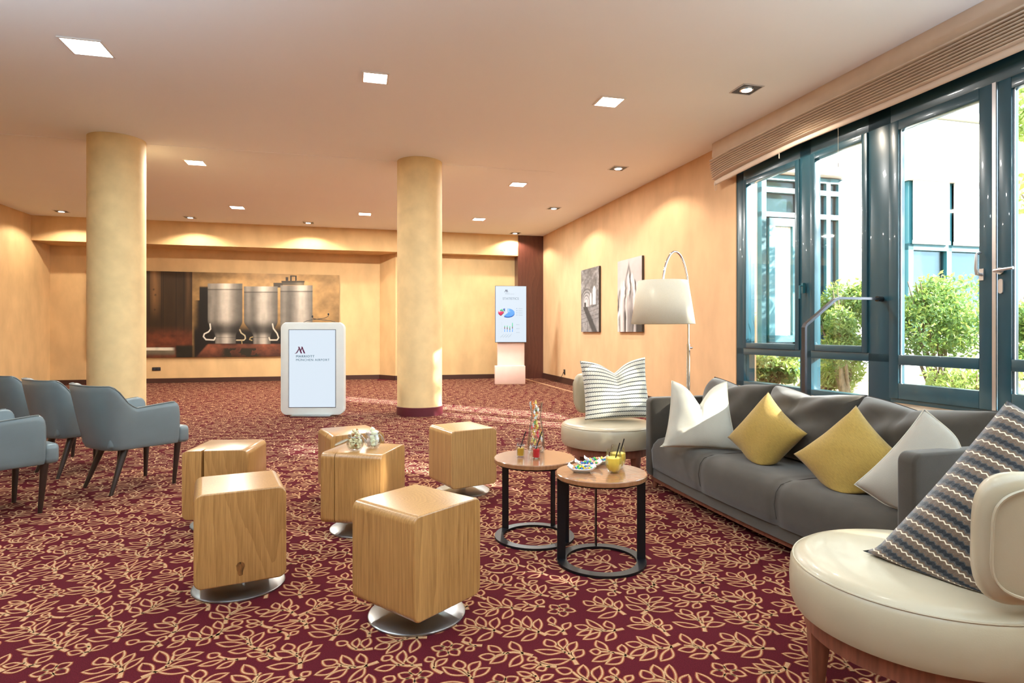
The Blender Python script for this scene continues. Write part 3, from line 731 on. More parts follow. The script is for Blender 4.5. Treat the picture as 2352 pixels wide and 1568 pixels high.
cube_stool('oak cube stool carrying the two snack jars', -.905, 3.735, -11, oak, cracks=[vcrack_side(-.10, .0, .6, .006)])
cube_stool('oak cube stool behind the one with the jars, dark split in its side', -1.17, 4.42, -60, oak_b, cracks=[vcrack_side(.06, .0, .6, .012)])
cube_stool('pale oak cube stool standing alone left of the round tables', -.375, 4.60, -58, oak_c)
# the knot on the knotty stool: a dark disc of end grain set into the face
kn = MB(); r = random.Random(3)
ks = [(.1903, -.004+r.uniform(-.002, .002)+.016*math.cos(a)*(1+.25*math.sin(3*a)), .142+.036*math.sin(a)*(1+.15*math.cos(2*a))) for a in np.linspace(0, 6.1, 26)]
kn.add([(.1906, -.004, .142)]+ks, [(0, i, i+1) for i in range(1, 26)]+[(0, 26, 1)])
kn.build('knot', simple('dark_knot', (.15,.06,.016), .4, var=.75, vscale=60, stretch=(1,1,.4)), sB, autos=False)

# ------------------------------------------------------------------ round side tables
def side_table(label, cx, cy, deg):
    t = thing('side_table', label, 'table', (cx, cy, 0), math.radians(deg), 'round side tables with black ring bases')
    MB().lathe([(.228, .440), (.2355, .444), (.2365, .458), (.2365, .464), (.233, .468), (.02, .468)], 72).build('tabletop', walnut, t)
    MB().lathe([(.205, .434), (.223, .434), (.223, .4405), (.205, .4405), (.205, .434)], 64, cap=False).build('top_ring', black_metal, t)
    MB().lathe([(.182, .001), (.232, .001), (.232, .014), (.182, .014), (.182, .001)], 72, cap=False).build('base_ring', black_metal, t, autos=True)
    for a in (0, 90, 180):
        c, s = math.cos(math.radians(a)), math.sin(math.radians(a)); m = MB()
        w, th = .044, .007
        pts = [(.187, -th/2), (.187+w, -th/2), (.187+w, th/2), (.187, th/2)]
        m.prism([(x*c-y*s, x*s+y*c) for x, y in pts], .014, .435, 'z'); m.build('leg', black_metal, t)
    return t
T1 = (.131, 3.567); T2 = (.467, 3.19)
side_table('round side table with the glass carafe, farther one', *T1, -35)
side_table('round side table with the juice glasses and candy dishes, nearer one', *T2, 0)
TZ = .468
def on(px, py, z):
    Y = F*(EYE-z)/(py-HOR); return (px-1176)/F*Y, Y
# carafe
x, y = on(1231.5, 1039, TZ)
cf = thing('carafe', 'waisted glass carafe filled with wrapped sweets', 'carafe', (x, y, TZ+.001))
prof = [(.050, .004), (.0525, .02), (.0525, .07), (.046, .13), (.036, .185), (.0315, .22), (.034, .25), (.040, .29), (.0425, .305)]
inner = [(r_-.003, z_) for r_, z_ in prof]; inner[0] = (.046, .012)
MB().lathe([(.02, 0)]+prof+[(r_, z_) for r_, z_ in inner[::-1]]+[(.02, .012)], 40, cap=True).build('glass_body', clear_glass, cf)
rr = random.Random(5)
def rad_at(z_):
    return float(np.interp(z_, [p[1] for p in prof], [p[0] for p in prof]))
sweets = 0
for k in range(46):
    z_ = .03+.275*(k/46)+rr.uniform(-.005, .005); R_ = max(.004, rad_at(z_)-.0155)
    a = rr.uniform(0, 6.28); q = R_*math.sqrt(rr.random()); L = .016
    d = Vector((rr.uniform(-.4, .4), rr.uniform(-.4, .4), 1)).normalized()*L; c0 = Vector((x+q*math.cos(a), y+q*math.sin(a), TZ+z_))
    m = MB().tube([-d*1.0, -d*.62, -d*.5, d*0, d*.5, d*.62, d*1.0], [.006, .0015, .0055, .0075, .0055, .0015, .006], 7)
    o = m.build('wrapped_sweet', wrap[rr.choice([0, 0, 1, 1, 2, 3, 3, 4, 0])], loc=c0)
    tag(o, 'small wrapped sweet packed in the glass carafe', 'sweet', 'wrapped sweets in the carafe')
# two swing-top drinks jars
def straw(name_label, p0, p1, group):
    o = MB().tube([Vector((0,0,0)), Vector(p1)-Vector(p0)], .0032, 10).build('straw', straw_m, loc=p0)
    tag(o, name_label, 'straw', group)
def drink_jar(px, py, label, liquid, lab2, st_lab, sc=1.0):
    x, y = on(px, py, TZ); t = thing('drink_jar', label, 'jar', (x, y, TZ+.001), .3, 'small swing-top drink jars'); s = sc
    MB().lathe([(.005, 0), (.021*s, 0), (.0235*s, .006), (.0235*s, .058*s), (.020*s, .064*s), (.020*s, .074*s), (.0215*s, .076*s), (.0215*s, .080*s), (.0185*s, .080*s), (.0175*s, .064*s), (.021*s, .056*s), (.021*s, .008), (.004, .005)], 32).build('glass_body', clear_glass, t)
    MB().lathe([(.0205*s, .009), (.0205*s, .052*s)], 28).build('drink', liquid, t)
    MB().tube([(.0225*s*math.cos(a), .0225*s*math.sin(a), .069*s) for a in np.linspace(0, 6.28, 25)[:-1]], .0011, 6, closed=True).tube([(-.022*s, 0, .069*s), (-.030*s, 0, .060*s), (-.026*s, 0, .035*s)], .0010, 6).build('wire_bail', steel, t)
    li = MB().lathe([(.004, 0), (.021*s, 0), (.023*s, .004), (.021*s, .009), (.004, .010)], 28).build('glass_lid', clear_glass, t); li.location = (.0, .020*s, .092*s); li.rotation_euler = (math.radians(38), 0, 0)
    straw(st_lab, (x-.017*s, y-.004, TZ+.012), (x+.030*s, y, TZ+.150*s), 'straws in the drink jars')
drink_jar(1196, 1049, 'small swing-top jar with amber drink', tea_m, 'amber', 'black straw in the amber drink jar')
drink_jar(1232, 1053, 'small swing-top jar with red drink', berry_m, 'red', 'black straw in the red drink jar', 1.05)
# juice glasses
def juice(px, py, label, st, ang, s=1.0):
    x, y = on(px, py, TZ); t = thing('juice_glass', label, 'glass', (x, y, TZ+.001), 0, 'stemless glasses of mango juice')
    P_ = [(.026, 0), (.030, .004), (.039, .025), (.0435, .050), (.0425, .075), (.037, .105), (.0355, .118)]
    P_ = [(a*s, b*s) for a, b in P_]
    MB().lathe([(.005, 0)]+P_+[(a-.0018, b) for a, b in P_[::-1][:-2]]+[(.024*s, .007), (.004, .007)], 40).build('glass_body', clear_glass, t)
    MB().lathe([(.0245*s, .0085), (.0368*s, .026*s), (.0412*s, .050*s), (.0408*s, .070*s), (.0404*s, .077*s)], 36).build('juice', juice_m, t)
    straw(st, (x+.004, y, TZ+.055), (x+.004+.028*ang, y, TZ+.155*s), 'straws in the juice glasses')
juice(1419, 1073, 'glass of yellow juice, the one behind', 'black straw in the rear juice glass', 1.1)
juice(1409.5, 1085, 'glass of yellow juice standing in front of the other', 'black straw in the front juice glass', 1.0)
# candy dishes: square boat-shaped porcelain
def dish(px, py, label, deg, seed, where='front'):
    x, y = on(px, py, TZ); t = thing('candy_dish', label, 'dish', (x, y, TZ+.001), math.radians(deg), 'small white porcelain dishes')
    n = 16; V = []; Fq = []
    for i in range(n+1):
        for j in range(n+1):
            a, b = 2*i/n-1, 2*j/n-1
            rr_ = max(abs(a), abs(b)); z = .004+.016*rr_**3+.012*(abs(a)**4)*(abs(b)**2)+.008*abs(a)**5
            V.append((a*.076*(1-.10*b*b), b*.042*(1-.15*a*a), z))
    for i in range(n):
        for j in range(n): Fq.append((i*(n+1)+j, (i+1)*(n+1)+j, (i+1)*(n+1)+j+1, i*(n+1)+j+1))
    m = MB().add(V, Fq, True); o = m.build('bowl', porcelain, t, autos=False); md = o.modifiers.new('thick', 'SOLIDIFY'); md.thickness = .0028
    MB().lathe([(.026, 0), (.030, .0045)], 24, sx=1.6, sy=.75).build('foot', porcelain, t)
    r_ = random.Random(seed); k = 0; c, s = math.cos(math.radians(deg)), math.sin(math.radians(deg))
    sph = {}
    placed = []
    for ring, (nx, ny, z_) in enumerate(((8, 4, .0135), (7, 3, .0215), (4, 2, .029))):
        for i in range(nx):
            for j in range(ny):
                a = (i-(nx-1)/2)*.0135+r_.uniform(-.0015, .0015)+(j % 2)*.003; b = (j-(ny-1)/2)*.0135+r_.uniform(-.0015, .0015)
                zz = z_+.9*abs(a)*.12
                mt = candy[r_.choice([0, 0, 1, 1, 2, 3, 4, 5])]
                mm = MB().lathe([(.0006, -.0066), (.0035, -.0056), (.0058, -.003), (.0066, 0), (.0058, .003), (.0035, .0056), (.0006, .0066)], 12, sx=1.1)
                o = mm.build('candy', mt, loc=(x+a*c-b*s, y+a*s+b*c, TZ+zz)); o.rotation_euler = (r_.random(), r_.random(), r_.random()*6)
                tag(o, None, 'candy', 'colourful candies in the porcelain dishes'); o['label'] = 'round %s candy piled in the %s white dish on the table' % (mt.name.replace('candy_', ''), where)
dish(1336, 1084, 'white candy dish nearest the front table edge', -8, 1, 'front')
dish(1352, 1072.5, 'white candy dish in the middle of three', 2, 2, 'middle')
dish(1373, 1064.5, 'white candy dish at the back, partly behind the glasses', 8, 3, 'rear')
# snack jars on the stool
def snack_jar(px, py, label, s=1.0):
    x, y = on(px, py, .49); t = thing('snack_jar', label, 'jar', (x, y, .491), 0, 'round preserving jars on the oak stool')
    P_ = [(.028, 0), (.036, .004), (.047, .022), (.052, .042), (.049, .062), (.041, .078), (.040, .088), (.0425, .090), (.0425, .096)]
    MB().lathe([(.005, 0)]+P_+[(a-.003, b) for a, b in P_[::-1][:-2]]+[(.026, .008), (.004, .008)], 40).build('glass_body', clear_glass, t)
    MB().tube([(.044*math.cos(a), .044*math.sin(a), .083) for a in np.linspace(0, 6.28, 33)[:-1]], .0014, 6, closed=True).tube([(.044, .0, .083), (.060, -.01, .070), (.074, -.012, .045), (.066, -.02, .043), (.058, -.02, .068)], .0014, 6).build('wire_bail', steel, t)
    return x, y, t
x, y, j1 = snack_jar(816, 1034, 'open preserving jar heaped with popcorn')
r_ = random.Random(8)
def blob(rad, seed):
    q = random.Random(seed); m = MB()
    for k in range(4):
        c = Vector((q.uniform(-1, 1), q.uniform(-1, 1), q.uniform(-1, 1)))*rad*.5; s = rad*q.uniform(.45, .7)
        m.add([tuple(c+Vector(v)*s*q.uniform(.8, 1.2)) for v in ((1,0,0),(-1,0,0),(0,1,0),(0,-1,0),(0,0,1),(0,0,-1),(.6,.6,.6),(-.6,-.6,.6))],
              [(0,2,6), (2,4,6), (4,0,6), (0,3,4), (3,1,7), (1,4,7), (4,3,7), (1,2,4), (0,5,3), (3,5,1), (1,5,2), (2,5,0)], True)
    return m
for k in range(64):
    z_ = .015+.105*(k/64); R_ = float(np.interp(z_, [.01, .045, .075, .085, .12], [.024, .036, .028, .026, .012])); a = k*2.4; q = R_*math.sqrt(r_.uniform(.2, 1))
    o = blob(.0125, k).build('popcorn_piece', caramel_m if r_.random() < .13 else popcorn_m, loc=(x+q*math.cos(a), y+q*math.sin(a), .491+z_), autos=False)
    tag(o, 'puffed popcorn piece heaped in the left snack jar', 'popcorn', 'popcorn pieces in the jar')
lid = thing('jar_lid', 'thick glass jar lid leaning left of the popcorn jar', 'lid', (x-.078, y-.012, .540)); lid.rotation_euler = (0, math.radians(-24), 0)
MB().lathe([(.004, -.008), (.036, -.008), (.043, -.004), (.044, .002), (.036, .009), (.004, .010)], 36).build('glass_disc', clear_glass, lid)
MB().tube([(.042*math.cos(a), .042*math.sin(a), .0) for a in np.linspace(0, 6.28, 29)[:-1]], .003, 6, closed=True).build('rubber_ring', cream_pipe, lid)
x, y, j2 = snack_jar(856, 1028, 'open preserving jar filled with marshmallows')
k = 0
for z_, nn, R_ in ((.022, 3, .020), (.045, 4, .025), (.068, 3, .020), (.092, 4, .020), (.112, 1, .003)):
    for i in range(nn):
        a = i*6.28/nn+z_*40; s = .0115
        o = MB().box(-s, s, -s, s, -s, s).build('marshmallow', (marsh_w, marsh_p, marsh_g)[k % 3], bevel=.003, loc=(x+R_*math.cos(a), y+R_*math.sin(a), .491+z_)); k += 1
        o.rotation_euler = (r_.uniform(0, 3), r_.uniform(0, 3), 0)
        tag(o, 'cube marshmallow in the right snack jar', 'marshmallow', 'marshmallows in the jar')

# ------------------------------------------------------------------ grey armchairs (local +y is the front)
def armchair():
    t = thing('armchair', 'x', 'armchair', (0,0,0), 0)
    # wrap-around shell
    path = []; n = 56
    Wd, Dp = .295, .30
    for i in range(n+1):
        s = -1+2*i/n                       # -1 right arm front ... 0 back ... 1 left arm front
        a = abs(s)
        if a > .46: q = (a-.46)/.54; px_ = Wd+.006*q; py_ = -.10+.345*q
        else:
            th = a/.46*math.pi/2; px_ = Wd*math.sin(th)**.72; py_ = -.10-.20*math.cos(th)**.72
        path.append((math.copysign(px_, s) if a > 1e-6 else 0.0, py_, a))
    rows = []
    for i, (X, Y, a) in enumerate(path):
        j0, j1 = max(0, i-1), min(n, i+1); d = Vector((path[j1][0]-path[j0][0], path[j1][1]-path[j0][1])).normalized(); nr = Vector((d.y, -d.x))   # outward?
        if nr.dot(Vector((X, Y+.05))) < 0: nr = -nr
        back = max(0, min(1, (.50-a)/.22)); back = back*back*(3-2*back)
        zt_ = .635+.030*max(0, (a-.5)/.5)+.175*back
        dist = (1-a)*.54/.54*.35
        Rr = .065; d_ = max(0, (1-a)*.345/.54)
        if d_ < Rr: zt_ -= Rr-math.sqrt(max(0, Rr*Rr-(Rr-d_)**2))
        zb = .325; th = .055
        lean = .055*back
        def pt(off, z):
            k = (z-zb)/.47; base = -.035*(1-k)*(1-.5*max(0, min(1, (a-.5)/.4)))   # shell tucks in towards its bottom
            return (X+nr.x*(off+base+lean*k), Y+nr.y*(off+base+lean*k*1.1), z)
        ro = .018
        rows.append([pt(-th/2, zb), pt(-.008, zb), pt(0, zb+.012), pt(.004, (zb+zt_)*.5), pt(0, zt_-ro), pt(-.006, zt_-.004), pt(-th/2, zt_), pt(-th+.006, zt_-.004), pt(-th, zt_-ro), pt(-th-.004, (zb+zt_)*.5), pt(-th, zb+.012), pt(-th+.008, zb)])
    m = MB(); k = 12; V = [p for r in rows for p in r]
    Fq = [(i*k+j, i*k+(j+1) % k, (i+1)*k+(j+1) % k, (i+1)*k+j) for i in range(n) for j in range(k)]
    Fq += [tuple(range(k)), tuple(range(n*k, n*k+k))[::-1]]
    m.add(V, Fq, True).build('shell', leather_gray, t, autos=False, subsurf=1)
    MB().tube([Vector(r[5])+Vector((0,0,.002)) for r in rows[2:-2]], .0035, 6).build('piping', piping_gray, t)
    sc = MB().prism(rpoly(-.235, .235, .335, .475, .04), -.24, .235, 'y').build('seat_cushion', leather_gray, t, bevel=.02, seg=3)
    MB().prism(rpoly(-.292, .292, .325, .458, .035), .235, .315, 'y').build('seat_front', leather_gray, t, bevel=.022, seg=3)
    for sx in (-1, 1):
        MB().tube([(sx*.245, .245, .335), (sx*.225, .225, 0)], [.024, .013], 14).build('leg', leg_dark, t)
        MB().tube([(sx*.165, -.10, .350), (sx*.215, -.225, 0)], [.028, .013], 14).build('leg', leg_dark, t)
    return t
ac = armchair()
c0 = Vector((-2.99, 4.765, 0)); dv_ = Vector((-.77, .51, 0)); rowb = Vector((-.45, -.79, 0))
for i, (p, lab) in enumerate(((c0, 'grey leather armchair nearest the oak stools, back row of three at right end'),
    (c0+dv_, 'grey leather armchair in the middle of the row of three'), (c0+2*dv_, 'grey leather armchair of the row of three at the left photo edge'),
    (c0+rowb, 'grey leather armchair in front at the left photo edge, only one arm showing'))):
    o = ac if i == 0 else copy_tree(ac)
    o.location = p; o.rotation_euler = (0, 0, math.radians(-33.5)); o['label'] = lab; o['group'] = 'grey leather armchairs in rows'

# ------------------------------------------------------------------ white round chairs (local +y is the front)
def round_chair(label, x, y, deg, arc=50):
    t = thing('lounge_chair', label, 'chair', (x, y, 0), math.radians(deg), 'round cream leather lounge chairs')
    R_ = .392
    MB().lathe([(.02, .262), (R_-.05, .262), (R_-.012, .272), (R_, .30), (R_+.002, .36), (R_-.002, .415), (R_-.012, .428), (R_-.015, .431), (R_-.022, .440), (R_-.05, .449), (R_-.15, .453), (.02, .455)], 80).build('seat', leather_cream, t)
    MB().tube([((R_-.010)*math.cos(a), (R_-.010)*math.sin(a), .4285) for a in np.linspace(0, 6.2832, 81)[:-1]], .0035, 6, closed=True).build('seat_seam', leather_cream, t)
    MB().lathe([(.30, .205), (R_-.045, .205), (R_-.045, .262), (.30, .262)], 64).build('apron', redwood, t)
    for a in (45, 135, 225, 315):
        c, s = math.cos(math.radians(a)), math.sin(math.radians(a)); m = MB()
        q = []
        for (rr_, z_, w) in ((.300, .0, .022), (.335, .0, .022), (.345, .26, .032), (.27, .26, .032)): q.append((rr_, z_, w))
        V = [(r2*c-sg*w*s, r2*s+sg*w*c, z2) for sg in (-1, 1) for (r2, z2, w) in q]
        m.add(V, [(0,1,2,3), (7,6,5,4), (0,4,5,1), (1,5,6,2), (2,6,7,3), (3,7,4,0)]).build('leg', redwood, t, bevel=.004)
    # curved padded back
    n = 28; k = 14; V = []
    for i in range(n+1):
        q = -1+2*i/n; a = math.radians(-90+q*arc)
        zt_, zb = .835, .475; cz = (zt_+zb)/2; hh = (zt_-zb)/2
        e = max(0, (abs(q)-.68)/.32); sh = math.sqrt(max(0.0, 1-e**2.4)); hh2 = hh*(.52+.48*sh) if e > 0 else hh; th = .045*(1-.55*e**3)
        for j in range(k):
            b = 2*math.pi*j/k; cx_ = math.copysign(abs(math.cos(b))**.6, math.cos(b)); sz = math.copysign(abs(math.sin(b))**.45, math.sin(b))
            z = cz+hh2*sz; rad = R_-.03+th*cx_+.06*(z-.45)
            V.append((rad*math.cos(a), rad*math.sin(a), z))
    Fq = [(i*k+j, i*k+(j+1) % k, (i+1)*k+(j+1) % k, (i+1)*k+j) for i in range(n) for j in range(k)]+[tuple(range(k)), tuple(range(n*k, n*k+k))[::-1]]
    MB().add(V, Fq, True).build('backrest', leather_cream, t, autos=False, subsurf=1)
    pp = []
    for (qs, zz_) in [(-1+2*i/40, 'b') for i in range(3, 38)]:
        a = math.radians(-90+qs*arc); pp.append(((R_+.022)*math.cos(a), (R_+.022)*math.sin(a), .505))
    ring = []
    for i in range(60):
        b = 2*math.pi*i/60; cq = math.copysign(abs(math.cos(b))**.45, math.cos(b))*.92; sz = math.copysign(abs(math.sin(b))**.45, math.sin(b))
        a = math.radians(-90+cq*arc); z = .655+.155*sz; rad = R_+.017+.06*(z-.45)-(.004 if abs(sz) > .95 else 0); ring.append((rad*math.cos(a), rad*math.sin(a), z))
    MB().tube(ring, .0045, 6, closed=True).build('piping', leather_cream, t)
    MB().box(-.10, .10, -.375, -.345, .44, .52).build('back_bracket', redwood, t)
    return t
round_chair('round cream lounge chair with an ivory striped pillow, beyond the tables', .805, 5.10, 180-10, 52)
round_chair('round cream lounge chair in the right foreground with a zigzag knit pillow', 1.335, 1.985, 33, 50)

# ------------------------------------------------------------------ sofa (local +x is away from the room, y along its length)
SX, SY = 2.225, 3.18
so_ = thing('sofa', 'long taupe three-seat sofa with its back to the window', 'sofa', W(SX, SY), RZ+math.radians(1.2))
HL = 1.155
def bow(y): return 0
def seatmesh():
    n = 60; V = []; prof = [(.66, .14), (.05, .14), (.008, .16), (.0, .22), (-.004, .30), (.012, .355), (.05, .392), (.12, .405), (.35, .40), (.66, .385)]
    k = len(prof)
    for i in range(n+1):
        y = -HL+.075+(2*HL-.15)*i/n; q = y/(HL-.075); off = -.055*(1-q*q)+.0
        ts = abs(((y+(HL-.075))/((2*HL-.15)/3)) % 1.0); ts = min(ts, 1-ts); dip = .010*math.exp(-(ts/.03)**2)*(0 if i in (0, n) else 1)
        e = max(0, (abs(q)-.93)/.07)**2*.02
        for (x, z) in prof: V.append((x+off*(1 if x < .3 else 0)+(dip if x < .1 else 0), y, z-dip*(z > .37)-e*(z > .3)))
    Fq = [(i*k+j, i*k+(j+1) % k, (i+1)*k+(j+1) % k, (i+1)*k+j) for i in range(n) for j in range(k)]+[tuple(range(k)), tuple(range(n*k, n*k+k))[::-1]]
    return MB().add(V, Fq, True)
seatmesh().build('seat', sofa_m, so_, autos=False)
for s in (-1, 1):
    y = s*(HL-.075)/3; P_ = [(.012-.05, y, .2), (-.052, y, .28), (-.040, y, .345), (-.01, y, .382), (.05, y, .398), (.2, y, .404), (.5, y, .396)]
    MB().tube([Vector(p)-Vector((0,0,.006)) for p in P_], .0016, 6).build('seat_seam', sofa_pipe, so_)
bs = MB(); n = 40; V = []
for i in range(n+1):
    y = -HL+.075+(2*HL-.15)*i/n; q = y/(HL-.075); off = -.045*(1-q*q)
    V += [(.012+off, y, .09), (.012+off, y, .20), (.7, y, .20), (.7, y, .09)]
bs.add(V, [(i*4+j, i*4+(j+1) % 4, (i+1)*4+(j+1) % 4, (i+1)*4+j) for i in range(n) for j in range(4)]+[(0,1,2,3), tuple(range(n*4, n*4+4))[::-1]]).build('base', sofa_m, so_, autos=True)
pl = MB(); V = []
for i in range(n+1):
    y = -HL+.02+(2*HL-.04)*i/n; q = y/HL; off = -.035*(1-q*q)
    V += [(.03+off, y, .055), (.03+off, y, .092), (.72, y, .092), (.72, y, .055)]
pl.add(V, [(i*4+j, i*4+(j+1) % 4, (i+1)*4+(j+1) % 4, (i+1)*4+j) for i in range(n) for j in range(4)]+[(0,1,2,3), tuple(range(n*4, n*4+4))[::-1]]).build('plinth_rail', redwood, so_)
for s in (-1, 1):
    m = MB(); P_ = rpoly(-.01, .80, .09, .695, .045, 6)
    m.prism(P_, s*HL-(.085 if s > 0 else 0), s*HL+(0 if s > 0 else .085), 'y'); m.build('armrest', sofa_m, so_, bevel=.014, seg=3)
    for x in (.06, .70):
        MB().tube([(x, s*(HL-.06), .07), (x-.02, s*(HL-.05), 0)], [.028, .018], 12).build('leg', redwood, so_)
MB().prism(rpoly(.62, .80, .09, .62, .04), -HL+.085, HL-.085, 'y').build('back_frame', sofa_m, so_, bevel=.01)
# pillows and cushions
def pillow(name, label, cat, w, h, t_, mat, pipe_mat, loc, rot, parent=None, group=None, dent=0, dw=.28, pinch=.05, n=34, seed=0, wr=.006, pexp=2.6, pipe=.003, zmin=None, flare=0.0):
    r = np.random.default_rng(seed); a = np.linspace(-1, 1, n+1)
    SXg, SZg = np.meshgrid(a, a, indexing='ij')
    X = w/2*SXg*(1-pinch*(1-SZg**2)); Z = h/2*SZg*(1-pinch*(1-SXg**2))
    X = X*(1-flare*SZg)
    D = dent*np.exp(-(np.abs(SXg)/dw)**1.3)*((SZg+1)/2)**2.5
    prof = ((1-np.abs(SXg)**pexp)*(1-np.abs(SZg)**pexp)).clip(0)**.55
    fx = r.uniform(3, 8, 6); fz = r.uniform(3, 8, 6); ph = r.uniform(0, 6.28, 6)
    Wn = sum(np.sin(fx[k]*SXg+fz[k]*SZg*(1 if k % 2 else -1)+ph[k]) for k in range(6))/6*wr*prof
    if dent: Wn = Wn-.02*np.exp(-(SXg/.06)**2)*((SZg+1)/2)**2*prof
    th = t_/2*prof*(1+.45*D/max(h, 1e-6)*2)
    Z = Z-D
    Vf = np.stack([X, -th-Wn, Z], -1).reshape(-1, 3); Vb = np.stack([X, th-Wn*.4, Z], -1).reshape(-1, 3)
    m_ = n+1; idx = np.arange(m_*m_).reshape(m_, m_)
    q = np.stack([idx[:-1, :-1], idx[1:, :-1], idx[1:, 1:], idx[:-1, 1:]], -1).reshape(-1, 4)
    V = np.concatenate([Vf, Vb]); Fq = np.concatenate([q, q[:, ::-1]+m_*m_])
    if zmin is not None:      # the corner that rests on the seat is squashed flat against it
        Rm = np.array(rot.to_matrix()); L0 = np.array(loc); G = V@Rm.T+L0; c0 = G.mean(0)
        dz = np.clip(zmin+.03-G[:, 2], 0, None); G[:, 2] = np.where(dz > 0, zmin+.03-.03*(1-np.exp(-dz/.03)), G[:, 2])
        out = G[:, :2]-c0[:2]; G[:, :2] = c0[:2]+out*(1+.9*dz)[:, None]; V = (G-L0)@Rm; Vf = V[:len(Vf)]
    uv = np.stack([(SXg+1)/2, (SZg+1)/2], -1).reshape(-1, 2)
    o = npmesh(name, V, Fq, mat, parent, True, uvs=np.concatenate([uv, uv]))
    bm = bmesh.new(); bm.from_mesh(o.data); bmesh.ops.remove_doubles(bm, verts=bm.verts, dist=1e-5); bm.to_mesh(o.data); bm.free()
    o.location = loc; o.rotation_euler = rot
    if cat: tag(o, label, cat, group)
    if pipe_mat is not None:
        edge = [idx[i, 0] for i in range(m_)]+[idx[-1, j] for j in range(1, m_)]+[idx[i, -1] for i in range(m_-2, -1, -1)]+[idx[0, j] for j in range(m_-2, 0, -1)]
        pt = [Vector(Vf[i]) for i in edge]; MB().tube(pt, pipe, 6, closed=True).build('piping', pipe_mat, o)
    return o
def face(yaw, lean, roll=0):
    """yaw = direction the pillow looks at (0 = to the camera, -y), lean back, roll in its own plane"""
    return (Matrix.Rotation(yaw, 3, 'Z') @ Matrix.Rotation(-lean, 3, 'X') @ Matrix.Rotation(roll, 3, 'Y')).to_euler()
R = math.radians
# back cushions: parts of the sofa (local frame: facing -x means yaw -90)
for i, y in enumerate((.72, .0, -.72)):
    pillow('back_cushion', None, None, 0.73, .47, .30, sofa_m, sofa_pipe, (.49, y, .625), face(R(-90), R(18)), so_, dent=.05, dw=.6, seed=30+i, wr=.036, pinch=.035, pexp=3.8, pipe=.004)
def spl(name_lab, px, py, z, Y, w, h, t_, mat, pm, yaw, lean, roll, **k):
    x = (px-1176)/F*Y
    return pillow('throw_pillow', name_lab, 'pillow', w, h, t_, mat, pm, (x, Y, z), face(R(yaw), R(lean), R(roll)), **k)
def zof(py, Y): return EYE-(py-HOR)*Y/F
SZ = .405
spl('cream throw pillow with a chopped top at the far end of the sofa', 1607, 955, zof(955, 4.20), 4.20, .44, .49, .18, cream_fab, cream_pipe, -12, 14, 0, dent=.15, dw=.36, seed=1, pinch=.09, flare=.16, zmin=SZ)
spl('mustard throw pillow standing on its corner, farther one', 1757, 975, zof(1000, 3.74), 3.74, .40, .40, .18, mustard, None, -62, 20, 34, seed=2, pinch=.10, group='mustard throw pillows', zmin=SZ)
spl('mustard throw pillow standing on its corner, nearer one', 1952, 1030, zof(1056, 3.10), 3.10, .41, .41, .18, mustard, None, -52, 22, 42, seed=3, pinch=.09, group='mustard throw pillows', zmin=SZ)
spl('greige throw pillow with a deep crease before the near armrest', 2150, 1060, zof(1105, 2.68), 2.68, .44, .46, .16, greige_fab, cream_pipe, -34, 14, 36, seed=4, dent=.05, dw=.2, pinch=.07, zmin=SZ)
spl('ivory pillow with thin black zigzag lines on the far lounge chair', 1414, 895, zof(893, 5.16), 5.16, .57, .52, .17, cream_stripe, None, 4, 12, -3, dent=.11, dw=.36, seed=5, pinch=.06, zmin=.455)
spl('large brown and black zigzag knit pillow in the right foreground', 2428, 1170, zof(1285, 1.80), 1.80, .70, .68, .34, knit_stripe, None, -34, 20, 34, dent=.05, dw=.3, seed=6, pinch=.02, wr=.022, pexp=3.0, zmin=.455)

# ------------------------------------------------------------------ arc floor lamp
lp = thing('floor_lamp', 'chrome arc floor lamp with a cream cone shade behind the sofa arm', 'lamp', (1.446, 5.0, 0))
ex, ey = 1.165-1.446, 4.72-5.0
MB().lathe([(.14, 0), (.14, .018), (.02, .024)], 40).build('base', chrome, lp)
MB().tube([(0,0,.02), (0,0,1.10)], .014, 14).build('lower_pole', chrome, lp)
MB().tube([(.012,0,1.07), (.034,0,1.07)], .008, 10).build('clamp_knob', chrome, lp)
arc = [(0,0,1.08), (0,0,1.40)]+[(ex*(1-math.cos(a))/2, ey*(1-math.cos(a))/2, 1.50+.34*math.sin(a)) for a in np.linspace(.0, math.pi*.93, 18)]
MB().tube(arc, .0085, 12).build('arc_arm', chrome, lp)
endp = arc[-1]
sh = MB().lathe([(.243, 1.262), (.190, 1.595)], 56, cx=ex*.985, cy=ey*.985, cap=False); so2 = sh.build('shade', shade_m, lp); md = so2.modifiers.new('thick', 'SOLIDIFY'); md.thickness = .003
MB().tube([endp, (ex, ey, 1.46)], .006, 10).lathe([(.02, 1.40), (.02, 1.47)], 16, cx=ex, cy=ey).build('socket', chrome, lp)
MB().lathe([(.005, 1.33), (.028, 1.345), (.032, 1.37), (.02, 1.40)], 20, cx=ex, cy=ey).build('bulb', emit('warm_bulb', (1,.8,.5), 6), lp)

